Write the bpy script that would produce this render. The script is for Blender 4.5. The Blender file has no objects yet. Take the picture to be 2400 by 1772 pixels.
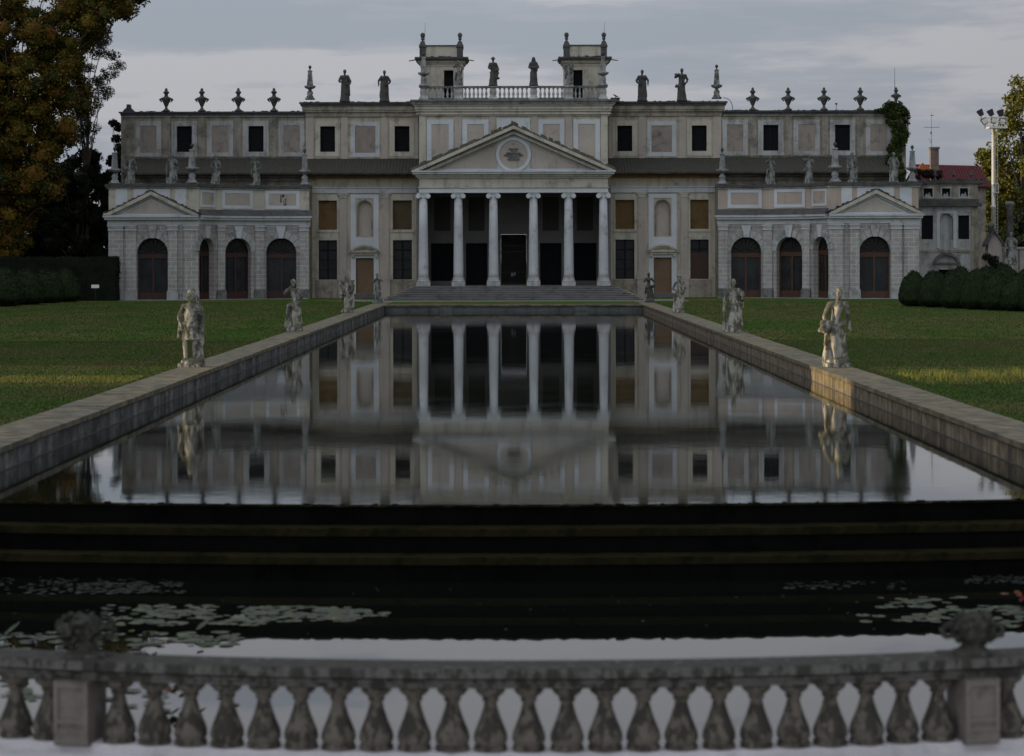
import bpy, bmesh, math, random
import numpy as np
from mathutils import Vector, Matrix, noise
R = math.radians
random.seed(7); rng = np.random.default_rng(7)
scene = bpy.context.scene
COL = scene.collection
FOC = 5335.0      # focal length in photo pixels
HC = 4.0          # camera height above the upper pool water (z = 0)
GZ = 0.5          # ground level
def K(D): return D / FOC
def SX(u, D): return u * D / FOC
def ZY(y, D): return HC - (y - 603.0) * D / FOC

# ------------------------------------------------------------------ materials
def new_mat(name):
    m = bpy.data.materials.new(name); m.use_nodes = True
    nt = m.node_tree; nt.nodes.clear()
    out = nt.nodes.new('ShaderNodeOutputMaterial'); b = nt.nodes.new('ShaderNodeBsdfPrincipled')
    nt.links.new(b.outputs[0], out.inputs[0])
    return m, nt, b
def ramp(nt, fac, stops):
    r = nt.nodes.new('ShaderNodeValToRGB'); nt.links.new(fac, r.inputs[0])
    e = r.color_ramp.elements
    while len(e) < len(stops): e.new(0.5)
    for i, (p, c) in enumerate(stops):
        e[i].position = p; e[i].color = (c[0], c[1], c[2], 1) if hasattr(c, '__len__') else (c, c, c, 1)
    return r.outputs[0]
def noise_tex(nt, vec, scale, detail=6, rough=0.6):
    n = nt.nodes.new('ShaderNodeTexNoise'); n.inputs['Scale'].default_value = scale
    n.inputs['Detail'].default_value = detail; n.inputs['Roughness'].default_value = rough
    nt.links.new(vec, n.inputs['Vector']); return n.outputs['Fac']
def mapping(nt, src, sc, loc=(0, 0, 0)):
    m = nt.nodes.new('ShaderNodeMapping'); m.inputs['Scale'].default_value = sc; m.inputs['Location'].default_value = loc
    nt.links.new(src, m.inputs['Vector']); return m.outputs[0]
def mix(nt, f, a, b, mode='MIX'):
    m = nt.nodes.new('ShaderNodeMix'); m.data_type = 'RGBA'; m.blend_type = mode
    for i, v in ((0, f), (6, a), (7, b)):
        if isinstance(v, (int, float)): m.inputs[i].default_value = v
        elif isinstance(v, tuple): m.inputs[i].default_value = (v[0], v[1], v[2], 1)
        else: nt.links.new(v, m.inputs[i])
    return m.outputs[2]
def bump(nt, b, h, strength=0.4, dist=0.05):
    n = nt.nodes.new('ShaderNodeBump'); n.inputs['Strength'].default_value = strength; n.inputs['Distance'].default_value = dist
    nt.links.new(h, n.inputs['Height']); nt.links.new(n.outputs[0], b.inputs['Normal'])
def pos(nt):
    g = nt.nodes.new('ShaderNodeNewGeometry'); return g.outputs['Position']
def objc(nt):
    g = nt.nodes.new('ShaderNodeTexCoord'); return g.outputs['Object']
def scl(c, k): return (c[0] * k, c[1] * k, c[2] * k)

def stone_mat(name, col, dirt=(0.05, 0.05, 0.045), amount=0.5, streak=0.5, scale=1.0, rough=0.85, bmp=0.3, local=False, col2=None):
    """weathered plaster or stone: soft tone variation, blotches and vertical run-off stains"""
    m, nt, b = new_mat(name)
    P = objc(nt) if local else pos(nt)
    n1 = noise_tex(nt, P, 0.35 * scale, 8, 0.65)
    n2 = noise_tex(nt, mapping(nt, P, (2.2 * scale, 2.2 * scale, 0.22 * scale), (3, 7, 1)), 1.0, 6, 0.6)
    n3 = noise_tex(nt, P, 6 * scale, 5, 0.7)
    c = mix(nt, ramp(nt, n1, [(0.35, 0), (0.65, 1)]), col, col2 or scl(col, 0.78))
    c = mix(nt, ramp(nt, n3, [(0.3, 0), (0.75, 0.35)]), c, scl(col, 0.6))
    n4 = noise_tex(nt, mapping(nt, P, (1, 1, 1), (11, 3, 5)), 0.9 * scale, 7, 0.7)
    lo = 0.62 - 0.25 * amount
    c = mix(nt, ramp(nt, n4, [(lo, 0), (lo + 0.2, 0.85)]), c, dirt)
    lo = 0.66 - 0.25 * streak
    c = mix(nt, ramp(nt, n2, [(lo, 0), (lo + 0.25, 0.7)]), c, scl(dirt, 1.4))
    nt.links.new(c, b.inputs['Base Color']); b.inputs['Roughness'].default_value = rough
    b.inputs['Specular IOR Level'].default_value = 0.25
    bump(nt, b, n3, bmp, 0.03)
    return m
def rustic_mat(name, col, mortar, bw=0.86, bh=0.37, amount=0.3):
    """ashlar blocks with pale joints, laid in metres along the wall's UV"""
    m, nt, b = new_mat(name)
    tc = nt.nodes.new('ShaderNodeTexCoord')
    br = nt.nodes.new('ShaderNodeTexBrick')
    br.inputs['Scale'].default_value = 1.0; br.inputs['Brick Width'].default_value = bw; br.inputs['Row Height'].default_value = bh
    br.inputs['Mortar Size'].default_value = 0.028; br.inputs['Mortar Smooth'].default_value = 0.35
    br.inputs['Color1'].default_value = (*col, 1); br.inputs['Color2'].default_value = (*scl(col, 0.82), 1); br.inputs['Mortar'].default_value = (*mortar, 1)
    nt.links.new(tc.outputs['UV'], br.inputs['Vector'])
    P = pos(nt)
    n3 = noise_tex(nt, P, 5, 6, 0.7); n4 = noise_tex(nt, P, 0.7, 6, 0.65)
    n2 = noise_tex(nt, mapping(nt, P, (2.5, 2.5, 0.25)), 1.0, 6, 0.6)
    c = mix(nt, ramp(nt, n3, [(0.35, 0), (0.75, 0.45)]), br.outputs['Color'], scl(col, 0.55))
    c = mix(nt, ramp(nt, n4, [(0.6 - 0.2 * amount, 0), (0.85, 0.6)]), c, (0.07, 0.065, 0.06))
    c = mix(nt, ramp(nt, n2, [(0.52, 0), (0.8, 0.5)]), c, (0.08, 0.075, 0.07))
    nt.links.new(c, b.inputs['Base Color']); b.inputs['Roughness'].default_value = 0.9
    b.inputs['Specular IOR Level'].default_value = 0.2
    inv = nt.nodes.new('ShaderNodeMath'); inv.operation = 'SUBTRACT'; nt.links.new(n3, inv.inputs[0]); nt.links.new(br.outputs['Fac'], inv.inputs[1])
    bump(nt, b, inv.outputs[0], 0.5, 0.05)
    return m
def plain_mat(name, col, rough=0.6, var=0.3, scale=3, metal=0, spec=0.4, bmp=0.15):
    m, nt, b = new_mat(name)
    n = noise_tex(nt, pos(nt), scale, 6, 0.65)
    c = mix(nt, ramp(nt, n, [(0.3, 0), (0.7, 1)]), scl(col, 1 + var * 0.4), scl(col, 1 - var))
    nt.links.new(c, b.inputs['Base Color']); b.inputs['Roughness'].default_value = rough; b.inputs['Metallic'].default_value = metal
    b.inputs['Specular IOR Level'].default_value = spec
    if bmp: bump(nt, b, n, bmp, 0.02)
    return m
def tile_mat(name, col, moss, k=0.5, axis='x', per=0.28):
    m, nt, b = new_mat(name)
    P = pos(nt)
    w = nt.nodes.new('ShaderNodeTexWave'); w.wave_type = 'BANDS'; w.bands_direction = 'X'; w.inputs['Scale'].default_value = 0.314 / per
    w.inputs['Distortion'].default_value = 0.6; nt.links.new(P, w.inputs['Vector'])
    n = noise_tex(nt, mapping(nt, P, (0.25, 1, 0.9)), 1.0, 8, 0.7); n2 = noise_tex(nt, P, 4, 6, 0.7)
    c = mix(nt, ramp(nt, n, [(0.55 - 0.2 * k, 0), (0.7, 1)]), col, moss)
    c = mix(nt, ramp(nt, n2, [(0.35, 0), (0.7, 0.6)]), c, scl(col, 0.45))
    nt.links.new(c, b.inputs['Base Color']); b.inputs['Roughness'].default_value = 0.95; b.inputs['Specular IOR Level'].default_value = 0.1
    bump(nt, b, w.outputs['Fac'], 0.6, 0.08)
    return m
def leaf_mat(name, cols, var_scale=0.5):
    m, nt, b = new_mat(name)
    g = nt.nodes.new('ShaderNodeNewGeometry')
    n = noise_tex(nt, g.outputs['Position'], var_scale, 4, 0.6)
    ad = nt.nodes.new('ShaderNodeMath'); ad.operation = 'ADD'
    mu = nt.nodes.new('ShaderNodeMath'); mu.operation = 'MULTIPLY'; mu.inputs[1].default_value = 0.5
    nt.links.new(g.outputs['Random Per Island'], mu.inputs[0]); nt.links.new(mu.outputs[0], ad.inputs[0])
    sb = nt.nodes.new('ShaderNodeMath'); sb.operation = 'SUBTRACT'; sb.inputs[1].default_value = 0.25
    nt.links.new(n, sb.inputs[0]); nt.links.new(sb.outputs[0], ad.inputs[1])
    k = len(cols) - 1
    c = ramp(nt, ad.outputs[0], [(0.2 + 0.6 * i / max(k, 1), cc) for i, cc in enumerate(cols)])
    nt.links.new(c, b.inputs['Base Color']); b.inputs['Roughness'].default_value = 0.7; b.inputs['Specular IOR Level'].default_value = 0.15
    return m

MT = {}
MT['white'] = stone_mat('white_stone', (0.50, 0.52, 0.53), (0.10, 0.10, 0.095), 0.25, 0.4)
MT['white2'] = stone_mat('clean_white_plaster', (0.55, 0.58, 0.595), (0.16, 0.16, 0.15), 0.05, 0.2)
MT['cream'] = stone_mat('cream_plaster', (0.50, 0.465, 0.385), (0.11, 0.105, 0.085), 0.35, 0.6)
MT['tan'] = stone_mat('tan_plaster', (0.46, 0.40, 0.305), (0.11, 0.095, 0.07), 0.35, 0.6, col2=(0.38, 0.345, 0.285))
MT['pink'] = stone_mat('pinkish_plaster', (0.42, 0.375, 0.325), (0.14, 0.12, 0.10), 0.2, 0.45)
MT['oldpink'] = stone_mat('weathered_pink_plaster', (0.31, 0.275, 0.23), (0.07, 0.07, 0.06), 0.7, 0.8)
MT['oldtan'] = stone_mat('weathered_tan_plaster', (0.345, 0.31, 0.245), (0.075, 0.07, 0.055), 0.6, 0.9)
MT['oldwhite'] = stone_mat('weathered_white_plaster', (0.41, 0.415, 0.40), (0.10, 0.10, 0.09), 0.5, 0.8)
MT['brickpanel'] = stone_mat('bare_brick_fill', (0.28, 0.245, 0.21), (0.08, 0.07, 0.06), 0.4, 0.4, scale=1.6)
MT['peach'] = stone_mat('peach_plaster', (0.42, 0.355, 0.30), (0.15, 0.13, 0.11), 0.2, 0.4)
MT['dark'] = stone_mat('lichen_blackened_stone', (0.085, 0.085, 0.085), (0.03, 0.032, 0.03), 0.6, 0.6, scale=2)
MT['darkmid'] = stone_mat('grey_weathered_cornice', (0.19, 0.19, 0.18), (0.045, 0.045, 0.04), 0.6, 0.8, scale=2)
MT['rustic'] = rustic_mat('rusticated_ashlar', (0.375, 0.36, 0.335), (0.52, 0.53, 0.52))
MT['rusticwall'] = rustic_mat('shaded_rusticated_ashlar', (0.315, 0.295, 0.275), (0.43, 0.43, 0.42))  # darker ashlar copy: shade around the lighter pilasters is put into the colour
MT['orange'] = stone_mat('rusty_timber_eave', (0.20, 0.105, 0.04), (0.05, 0.04, 0.03), 0.5, 0.4, scale=2)
MT['roof'] = tile_mat('mossy_dark_roof_tiles', (0.056, 0.053, 0.047), (0.050, 0.049, 0.024), .45)
MT['roof2'] = tile_mat('lichened_pediment_tiles', (0.13, 0.13, 0.10), (0.06, 0.065, 0.03), 0.6)
MT['redroof'] = tile_mat('red_roof_tiles', (0.062, 0.018, 0.022), (0.05, 0.02, 0.02), 0.5)
MT['orangeroof'] = tile_mat('orange_gable_tiles', (0.40, 0.13, 0.05), (0.30, 0.10, 0.05), 0.5)
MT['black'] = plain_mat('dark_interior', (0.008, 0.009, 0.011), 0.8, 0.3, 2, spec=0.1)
MT['glass'] = plain_mat('dark_window_glass', (0.020, 0.022, 0.024), 0.3, 0.4, 1.5, spec=0.12, bmp=0.05)
MT['doorglass'] = plain_mat('grey_door_glass', (0.022, 0.027, 0.030), 0.3, 0.7, 0.8, spec=0.2, bmp=0.05)
MT['fanglass'] = plain_mat('dusty_fanlight_glass', (0.022, 0.022, 0.019), 0.4, 0.5, 1.2, spec=0.15, bmp=0.05)
MT['frame'] = plain_mat('dark_iron_paint', (0.008, 0.009, 0.011), 0.6, 0.3, 4, spec=.1)
MT['redwood'] = plain_mat('red_brown_door_paint', (0.042, 0.015, 0.010), 0.6, 0.4, 3)
MT['redwood2'] = plain_mat('orange_brown_door_paint', (0.062, 0.025, 0.011), 0.6, 0.4, 3)
MT['ochre'] = stone_mat('ochre_boards', (0.145, 0.09, 0.035), (0.045, 0.032, 0.02), 0.5, 0.4, scale=1.2)
MT['olive'] = stone_mat('dull_olive_boards', (0.095, 0.07, 0.035), (0.04, 0.03, 0.02), 0.5, 0.4, scale=1.2)
MT['ochredoor'] = stone_mat('ochre_bricked_doorway', (0.185, 0.125, 0.075), (0.10, 0.07, 0.045), 0.4, 0.3, scale=1.4)
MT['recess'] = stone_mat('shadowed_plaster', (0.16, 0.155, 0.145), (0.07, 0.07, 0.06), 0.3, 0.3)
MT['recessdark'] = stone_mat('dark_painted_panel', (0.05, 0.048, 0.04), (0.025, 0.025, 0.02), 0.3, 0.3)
MT['steps'] = stone_mat('worn_grey_steps', (0.135, 0.13, 0.13), (0.05, 0.05, 0.05), 0.5, 0.0, scale=1.2); MT['nosing'] = stone_mat('pale_step_edge', (0.24, 0.235, 0.225), (0.07, 0.07, 0.065), 0.5, 0.0, scale=1.2)
MT['statue'] = stone_mat('lichened_statue_stone', (0.36, 0.345, 0.30), (0.045, 0.045, 0.032), 0.95, 0.9, scale=2.6, local=True, bmp=0.5)
MT['statuedark'] = stone_mat('blackened_statue_stone', (0.085, 0.083, 0.075), (0.025, 0.025, 0.023), 0.7, 0.7, scale=2.6, local=True, bmp=0.5)
MT['statuemid'] = stone_mat('grey_statue_stone', (0.235, 0.24, 0.225), (0.045, 0.047, 0.042), 0.8, 0.7, scale=2.2, local=True, bmp=0.5)
MT['finial'] = stone_mat('pale_finial_stone', (0.28, 0.285, 0.28), (0.06, 0.06, 0.058), 0.6, 0.6, scale=2, local=True)
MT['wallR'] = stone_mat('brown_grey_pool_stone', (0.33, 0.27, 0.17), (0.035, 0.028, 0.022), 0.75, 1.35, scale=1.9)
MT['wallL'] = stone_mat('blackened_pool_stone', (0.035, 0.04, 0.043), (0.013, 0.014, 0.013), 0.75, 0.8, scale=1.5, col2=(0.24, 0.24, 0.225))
MT['wallF'] = stone_mat('algae_grey_pool_stone', (0.11, 0.12, 0.115), (0.035, 0.038, 0.03), 0.5, 0.6, scale=1.5)
MT['coping'] = stone_mat('lichened_coping_stone', (0.205, 0.165, 0.09), (0.05, 0.046, 0.028), 0.9, 0.2, scale=2.2, col2=(.12, .115, .095))
def statue_mat(name, col, lichen, k=0.5, fs=1.0, world=False):
    """pale stone with hard-edged black lichen that favours upward surfaces"""
    m, nt, b = new_mat(name); P = pos(nt) if world else objc(nt); g = nt.nodes.new('ShaderNodeNewGeometry'); sp = nt.nodes.new('ShaderNodeSeparateXYZ'); nt.links.new(g.outputs['Normal'], sp.inputs[0])
    n = noise_tex(nt, mapping(nt, P, (4 * fs, 4 * fs, 2.2 * fs)), 1.0, 7, .65); n2 = noise_tex(nt, P, 14 * fs, 5, .7)
    ad = nt.nodes.new('ShaderNodeMath'); ad.operation = 'MULTIPLY_ADD'; ad.inputs[1].default_value = .11; nt.links.new(sp.outputs[2], ad.inputs[0]); nt.links.new(n, ad.inputs[2])
    c = mix(nt, ramp(nt, n2, [(.35, 0), (.7, .5)]), col, scl(col, .6))
    c = mix(nt, ramp(nt, ad.outputs[0], [(.62 - .2 * k, 0), (.70 - .2 * k, .85)]), c, lichen)
    nt.links.new(c, b.inputs['Base Color']); b.inputs['Roughness'].default_value = .9; b.inputs['Specular IOR Level'].default_value = .2; bump(nt, b, n2, .5, .03); return m
MT['statue'] = statue_mat('lichened_statue_stone', (0.38, 0.36, 0.31), (0.055, 0.053, 0.034), .86)
MT['statuemid'] = statue_mat('grey_statue_stone', (0.25, 0.255, 0.24), (0.05, 0.053, 0.045), .8)
MT['balus'] = statue_mat('grey_lichened_baluster_stone', (0.135, 0.118, 0.095), (0.028, 0.027, 0.021), .74, 2.6, True); MT['rail'] = statue_mat('dark_lichened_rail_stone', (0.115, 0.11, 0.097), (0.027, 0.026, 0.021), .78, 2.2, True)
MT['urnstone'] = statue_mat('black_lichened_urn_stone', (0.055, 0.055, 0.042), (0.014, 0.015, 0.012), .6, 3)
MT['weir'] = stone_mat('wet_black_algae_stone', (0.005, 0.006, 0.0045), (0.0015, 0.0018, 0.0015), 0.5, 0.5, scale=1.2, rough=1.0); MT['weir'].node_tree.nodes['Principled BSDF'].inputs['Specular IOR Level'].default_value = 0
MT['weirtread'] = stone_mat('mossy_lit_step_edge', (0.020, 0.018, 0.009), (0.006, 0.006, 0.004), 0.6, 0.3, scale=1.6, rough=1.0); MT['weirtread'].node_tree.nodes['Principled BSDF'].inputs['Specular IOR Level'].default_value = 0
MT['post'] = stone_mat('pale_carved_post_stone', (0.185, 0.162, 0.143), (0.07, 0.06, 0.05), 0.45, 0.5, scale=4.0)
MT['paving'] = stone_mat('pale_terrace_stone', (0.60, 0.58, 0.59), (0.34, 0.32, 0.31), 0.4, 0.2, scale=3.5)
MT['bark'] = plain_mat('bark', (0.10, 0.085, 0.06), 0.9, 0.5, 4)
MT['metal'] = plain_mat('pale_painted_steel', (0.55, 0.53, 0.47), 0.45, 0.2, 5, metal=0.0)
MT['lamp'] = plain_mat('dark_floodlight_housing', (0.03, 0.03, 0.04), 0.5, 0.3, 5)
MT['lampface'] = plain_mat('floodlight_reflector', (0.75, 0.72, 0.65), 0.25, 0.1, 5)
MT['chimney'] = stone_mat('sooty_chimney_brick', (0.18, 0.13, 0.11), (0.05, 0.045, 0.045), 0.6, 0.6, scale=3)
MT['notice'] = plain_mat('faded_notice', (0.16, 0.2, 0.22), 0.6, 0.3, 9)
MT['signwhite'] = plain_mat('white_sign_enamel', (0.75, 0.78, 0.76), 0.5, 0.05, 3)
MT['fence'] = stone_mat('pinkish_fence_render', (0.36, 0.31, 0.29), (0.14, 0.12, 0.11), 0.4, 0.7)

# ------------------------------------------------------------------ mesh builder
class MB:
    def __init__(s): s.v = []; s.f = []; s.uv = {}
    def add(s, vs, fs, uvs=None):
        o = len(s.v); s.v += [tuple(p) for p in vs]
        for i, f in enumerate(fs):
            if uvs: s.uv[len(s.f)] = uvs[i]
            s.f.append([o + k for k in f])
    def box(s, x0, x1, y0, y1, z0, z1, fr=None):
        P = [(x, y, z) for z in (z0, z1) for (x, y) in ((x0, y0), (x1, y0), (x1, y1), (x0, y1))]
        uv0 = [(p[0], p[2]) for p in P]
        F = [(0, 1, 5, 4), (1, 2, 6, 5), (2, 3, 7, 6), (3, 0, 4, 7), (4, 5, 6, 7), (3, 2, 1, 0)]
        if fr: P = [fr(*p) for p in P]
        s.add(P, F, [[uv0[k] for k in f] for f in F])
    def prism(s, poly, y0, y1, fr=None):
        """polygon in (x, z) extruded along y"""
        n = len(poly); P = [(x, y0, z) for x, z in poly] + [(x, y1, z) for x, z in poly]
        F = [tuple(range(n)), tuple(reversed(range(n, 2 * n)))] + [(i, n + i, n + (i + 1) % n, (i + 1) % n) for i in range(n)]
        if fr: P = [fr(*p) for p in P]
        s.add(P, F)
    def lathe(s, prof, c=(0, 0, 0), n=16, sq=False, rot=0.0, M=None):
        V = []; F = []; m = len(prof)
        for k in range(n):
            a = 2 * math.pi * k / n + rot
            ca, sa = math.cos(a), math.sin(a)
            q = 1.0 / max(abs(ca), abs(sa)) if sq else 1.0
            for r, z in prof:
                p = Vector((r * ca * q, r * sa * q, z))
                if M is not None: p = M @ p
                V.append((c[0] + p.x, c[1] + p.y, c[2] + p.z))
        for k in range(n):
            k2 = (k + 1) % n
            for i in range(m - 1):
                F.append((k * m + i, k2 * m + i, k2 * m + i + 1, k * m + i + 1))
        F.append(tuple(k * m for k in reversed(range(n)))); F.append(tuple(k * m + m - 1 for k in range(n)))
        s.add(V, F)
    def tube(s, p0, p1, r0, r1=None, n=8, caps=True):
        r1 = r0 if r1 is None else r1
        p0 = Vector(p0); p1 = Vector(p1); d = p1 - p0; L = d.length
        if L < 1e-6: return
        q = d.to_track_quat('Z', 'Y').to_matrix()
        s.lathe([(r0, 0), (r1, L)], p0, n, M=q)
    def capsule(s, p0, p1, r0, r1=None, n=12, fx=1.0, fy=1.0):
        r1 = r0 if r1 is None else r1
        p0 = Vector(p0); p1 = Vector(p1); d = p1 - p0; L = max(d.length, 1e-4)
        q = d.normalized().to_track_quat('Z', 'Y').to_matrix() if d.length > 1e-4 else Matrix.Identity(3)
        pr = [(r0 * math.cos(a), r0 * math.sin(a)) for a in [R(x) for x in (-85, -65, -45, -22, 0)]]
        pr += [(r1 * math.cos(a), L + r1 * math.sin(a)) for a in [R(x) for x in (0, 22, 45, 65, 85)]]
        S = Matrix.Diagonal((fx, fy, 1))
        s.lathe(pr, p0, n, M=q @ S)
    def build(s, name, m, parent=None, smooth=False, loc=None):
        me = bpy.data.meshes.new(name); 
        if loc is not None:
            L = Vector(loc); vs = [(p[0] - L.x, p[1] - L.y, p[2] - L.z) for p in s.v]
        else: vs = s.v
        me.from_pydata(vs, [], s.f)
        if s.uv:
            ul = me.uv_layers.new(name='UVMap')
            for pi, p in enumerate(me.polygons):
                u = s.uv.get(pi)
                if u:
                    for j, li in enumerate(p.loop_indices): ul.data[li].uv = u[j]
        me.materials.append(m)
        if smooth: me.shade_smooth()
        o = bpy.data.objects.new(name, me); COL.objects.link(o)
        if loc is not None: o.location = loc
        if parent is not None:
            o.parent = parent
            if parent.type == 'EMPTY' or True:
                bpy.context.view_layer.update() if False else None
                o.matrix_parent_inverse = wmat(parent).inverted()
        return o
def wmat(o):
    m = Matrix.LocRotScale(o.location, o.rotation_euler, o.scale)
    if o.parent: m = wmat(o.parent) @ o.matrix_parent_inverse @ m
    return m
def tag(o, label=None, cat=None, group=None, kind=None):
    if label: o['label'] = label
    if cat: o['category'] = cat
    if group: o['group'] = group
    if kind: o['kind'] = kind
    return o
def thing(name, label, cat, loc=(0, 0, 0), group=None, rz=0, sc=1):
    o = bpy.data.objects.new(name, None); COL.objects.link(o); o.empty_display_size = 0.3
    o.location = loc; o.rotation_euler = (0, 0, rz); o.scale = (sc, sc, sc) if not hasattr(sc, '__len__') else sc
    return tag(o, label, cat, group)
def rawobj(name, V, F, m, parent=None, smooth=False):
    me = bpy.data.meshes.new(name); me.from_pydata(V, [], F); me.materials.append(m)
    if smooth: me.shade_smooth()
    o = bpy.data.objects.new(name, me); COL.objects.link(o)
    if parent is not None: o.parent = parent
    return o
def copy_tree(o, parent=None):
    c = o.copy(); COL.objects.link(c)
    if parent is not None: c.parent = parent; c.matrix_parent_inverse = o.matrix_parent_inverse
    for ch in [x for x in bpy.data.objects if x.parent == o]:
        copy_tree(ch, c)
    return c
def plane_fr(D, sg=1):
    return lambda s, d, z: (sg * s, D + d, z)
def wall(mb, fr, s0, s1, z0, z1, ops=(), depth=0.4, ns=14):
    """a wall face with rectangular or arched openings (s0,s1,zb,zt,arch) and their reveals; UV in metres"""
    bp = {s0, s1}
    for (a, b, zb, zt, ar) in ops:
        bp |= {a, b}
        if ar:
            for k in range(1, ns): bp.add((a + b) / 2 - (b - a) / 2 * math.cos(math.pi * k / ns))
    bp = sorted(x for x in bp if s0 - 1e-6 <= x <= s1 + 1e-6)
    def top(o, s):
        a, b, zb, zt, ar = o
        if not ar: return zt
        r = (b - a) / 2; t = max(0, r * r - (s - (a + b) / 2) ** 2)
        return zt - r + math.sqrt(t)
    def q(pts):
        mb.add([fr(*p) for p in pts], [(0, 1, 2, 3)], [[(p[0] + p[1], p[2]) for p in pts]])
    for i in range(len(bp) - 1):
        a, b = bp[i], bp[i + 1]; mid = (a + b) / 2
        cov = sorted([o for o in ops if o[0] < mid < o[1]], key=lambda o: o[2])
        za, zb_ = z0, z0
        for o in cov:
            if o[2] > za + 1e-6: q([(a, 0, za), (b, 0, zb_), (b, 0, o[2]), (a, 0, o[2])])
            ta, tb = top(o, a), top(o, b)
            q([(a, 0, ta), (b, 0, tb), (b, depth, tb), (a, depth, ta)])
            q([(a, 0, o[2]), (b, 0, o[2]), (b, depth, o[2]), (a, depth, o[2])])
            za, zb_ = ta, tb
        q([(a, 0, za), (b, 0, zb_), (b, 0, z1), (a, 0, z1)])
    for o in ops:
        for s in (o[0], o[1]):
            zt = top(o, s); q([(s, 0, o[2]), (s, depth, o[2]), (s, depth, zt), (s, 0, zt)])
def arch_poly(a, b, zb, zt, n=16):
    r = (b - a) / 2; c = (a + b) / 2
    return [(a, zb), (b, zb)] + [(c + r * math.cos(math.pi * k / n), zt - r + r * math.sin(math.pi * k / n)) for k in range(n + 1)]
def frame_rect(mb, fr, s0, s1, z0, z1, w, d0, d1, bot=True):
    mb.box(s0 - w, s0, d0, d1, z0 - (w if bot else 0), z1 + w, fr); mb.box(s1, s1 + w, d0, d1, z0 - (w if bot else 0), z1 + w, fr)
    mb.box(s0, s1, d0, d1, z1, z1 + w, fr)
    if bot: mb.box(s0, s1, d0, d1, z0 - w, z0, fr)
def arch_band(mb, fr, cs, cz, r0, r1, d0, d1, a0=0, a1=math.pi, n=16):
    for k in range(n):
        t0 = a0 + (a1 - a0) * k / n; t1 = a0 + (a1 - a0) * (k + 1) / n
        P = [(cs + r * math.cos(t), cz + r * math.sin(t)) for r, t in ((r0, t0), (r1, t0), (r1, t1), (r0, t1))]
        mb.prism(P, d0, d1, fr)
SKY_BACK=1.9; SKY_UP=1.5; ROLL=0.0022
# ================================================================== PALACE
DM, DU, DC, DP = 197.0, 199.6, 194.0, 190.0     # main wall, upper storey, central block, portico columns
palace = thing('palace', 'long neoclassical palace stable block with columned portico at the head of the pool', 'palace', (0, DM, GZ))
def bands(mb, D, u0, u1, L, fr, depth=1.0, wrap=(1, 1)):
    """stack of horizontal mouldings given as (ytop, ybot, projection in m)"""
    for yt, yb, pj in L:
        mb.box(SX(u0, D) - pj * wrap[0], SX(u1, D) + pj * wrap[1], -pj, depth, ZY(yb, D), ZY(yt, D), fr)

def glazed(name_frame, fr, s0, s1, z0, z1, d, parent, nx=2, nz=4, mat_glass='glass', mat_frame='frame', label=None):
    g = MB(); g.box(s0, s1, d, d + 0.05, z0, z1, fr)
    w = g.build('window', MT[mat_glass], parent)
    if label: w['label'] = label
    f = MB(); t = 0.055
    frame_rect(f, fr, s0 + t, s1 - t, z0 + t, z1 - t, t, d - 0.06, d - 0.004)
    for i in range(1, nx):
        s = s0 + (s1 - s0) * i / nx; f.box(s - 0.07, s + 0.07, d - 0.05, d - 0.003, z0 + t, z1 - t, fr)
    for i in range(1, nz):
        z = z0 + (z1 - z0) * i / nz; tt = 0.06 if i == nz - 1 else 0.025
        f.box(s0 + t, s1 - t, d - 0.04, d - 0.002, z - tt, z + tt, fr)
    f.build(name_frame, MT[mat_frame], w)
    return w

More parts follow.
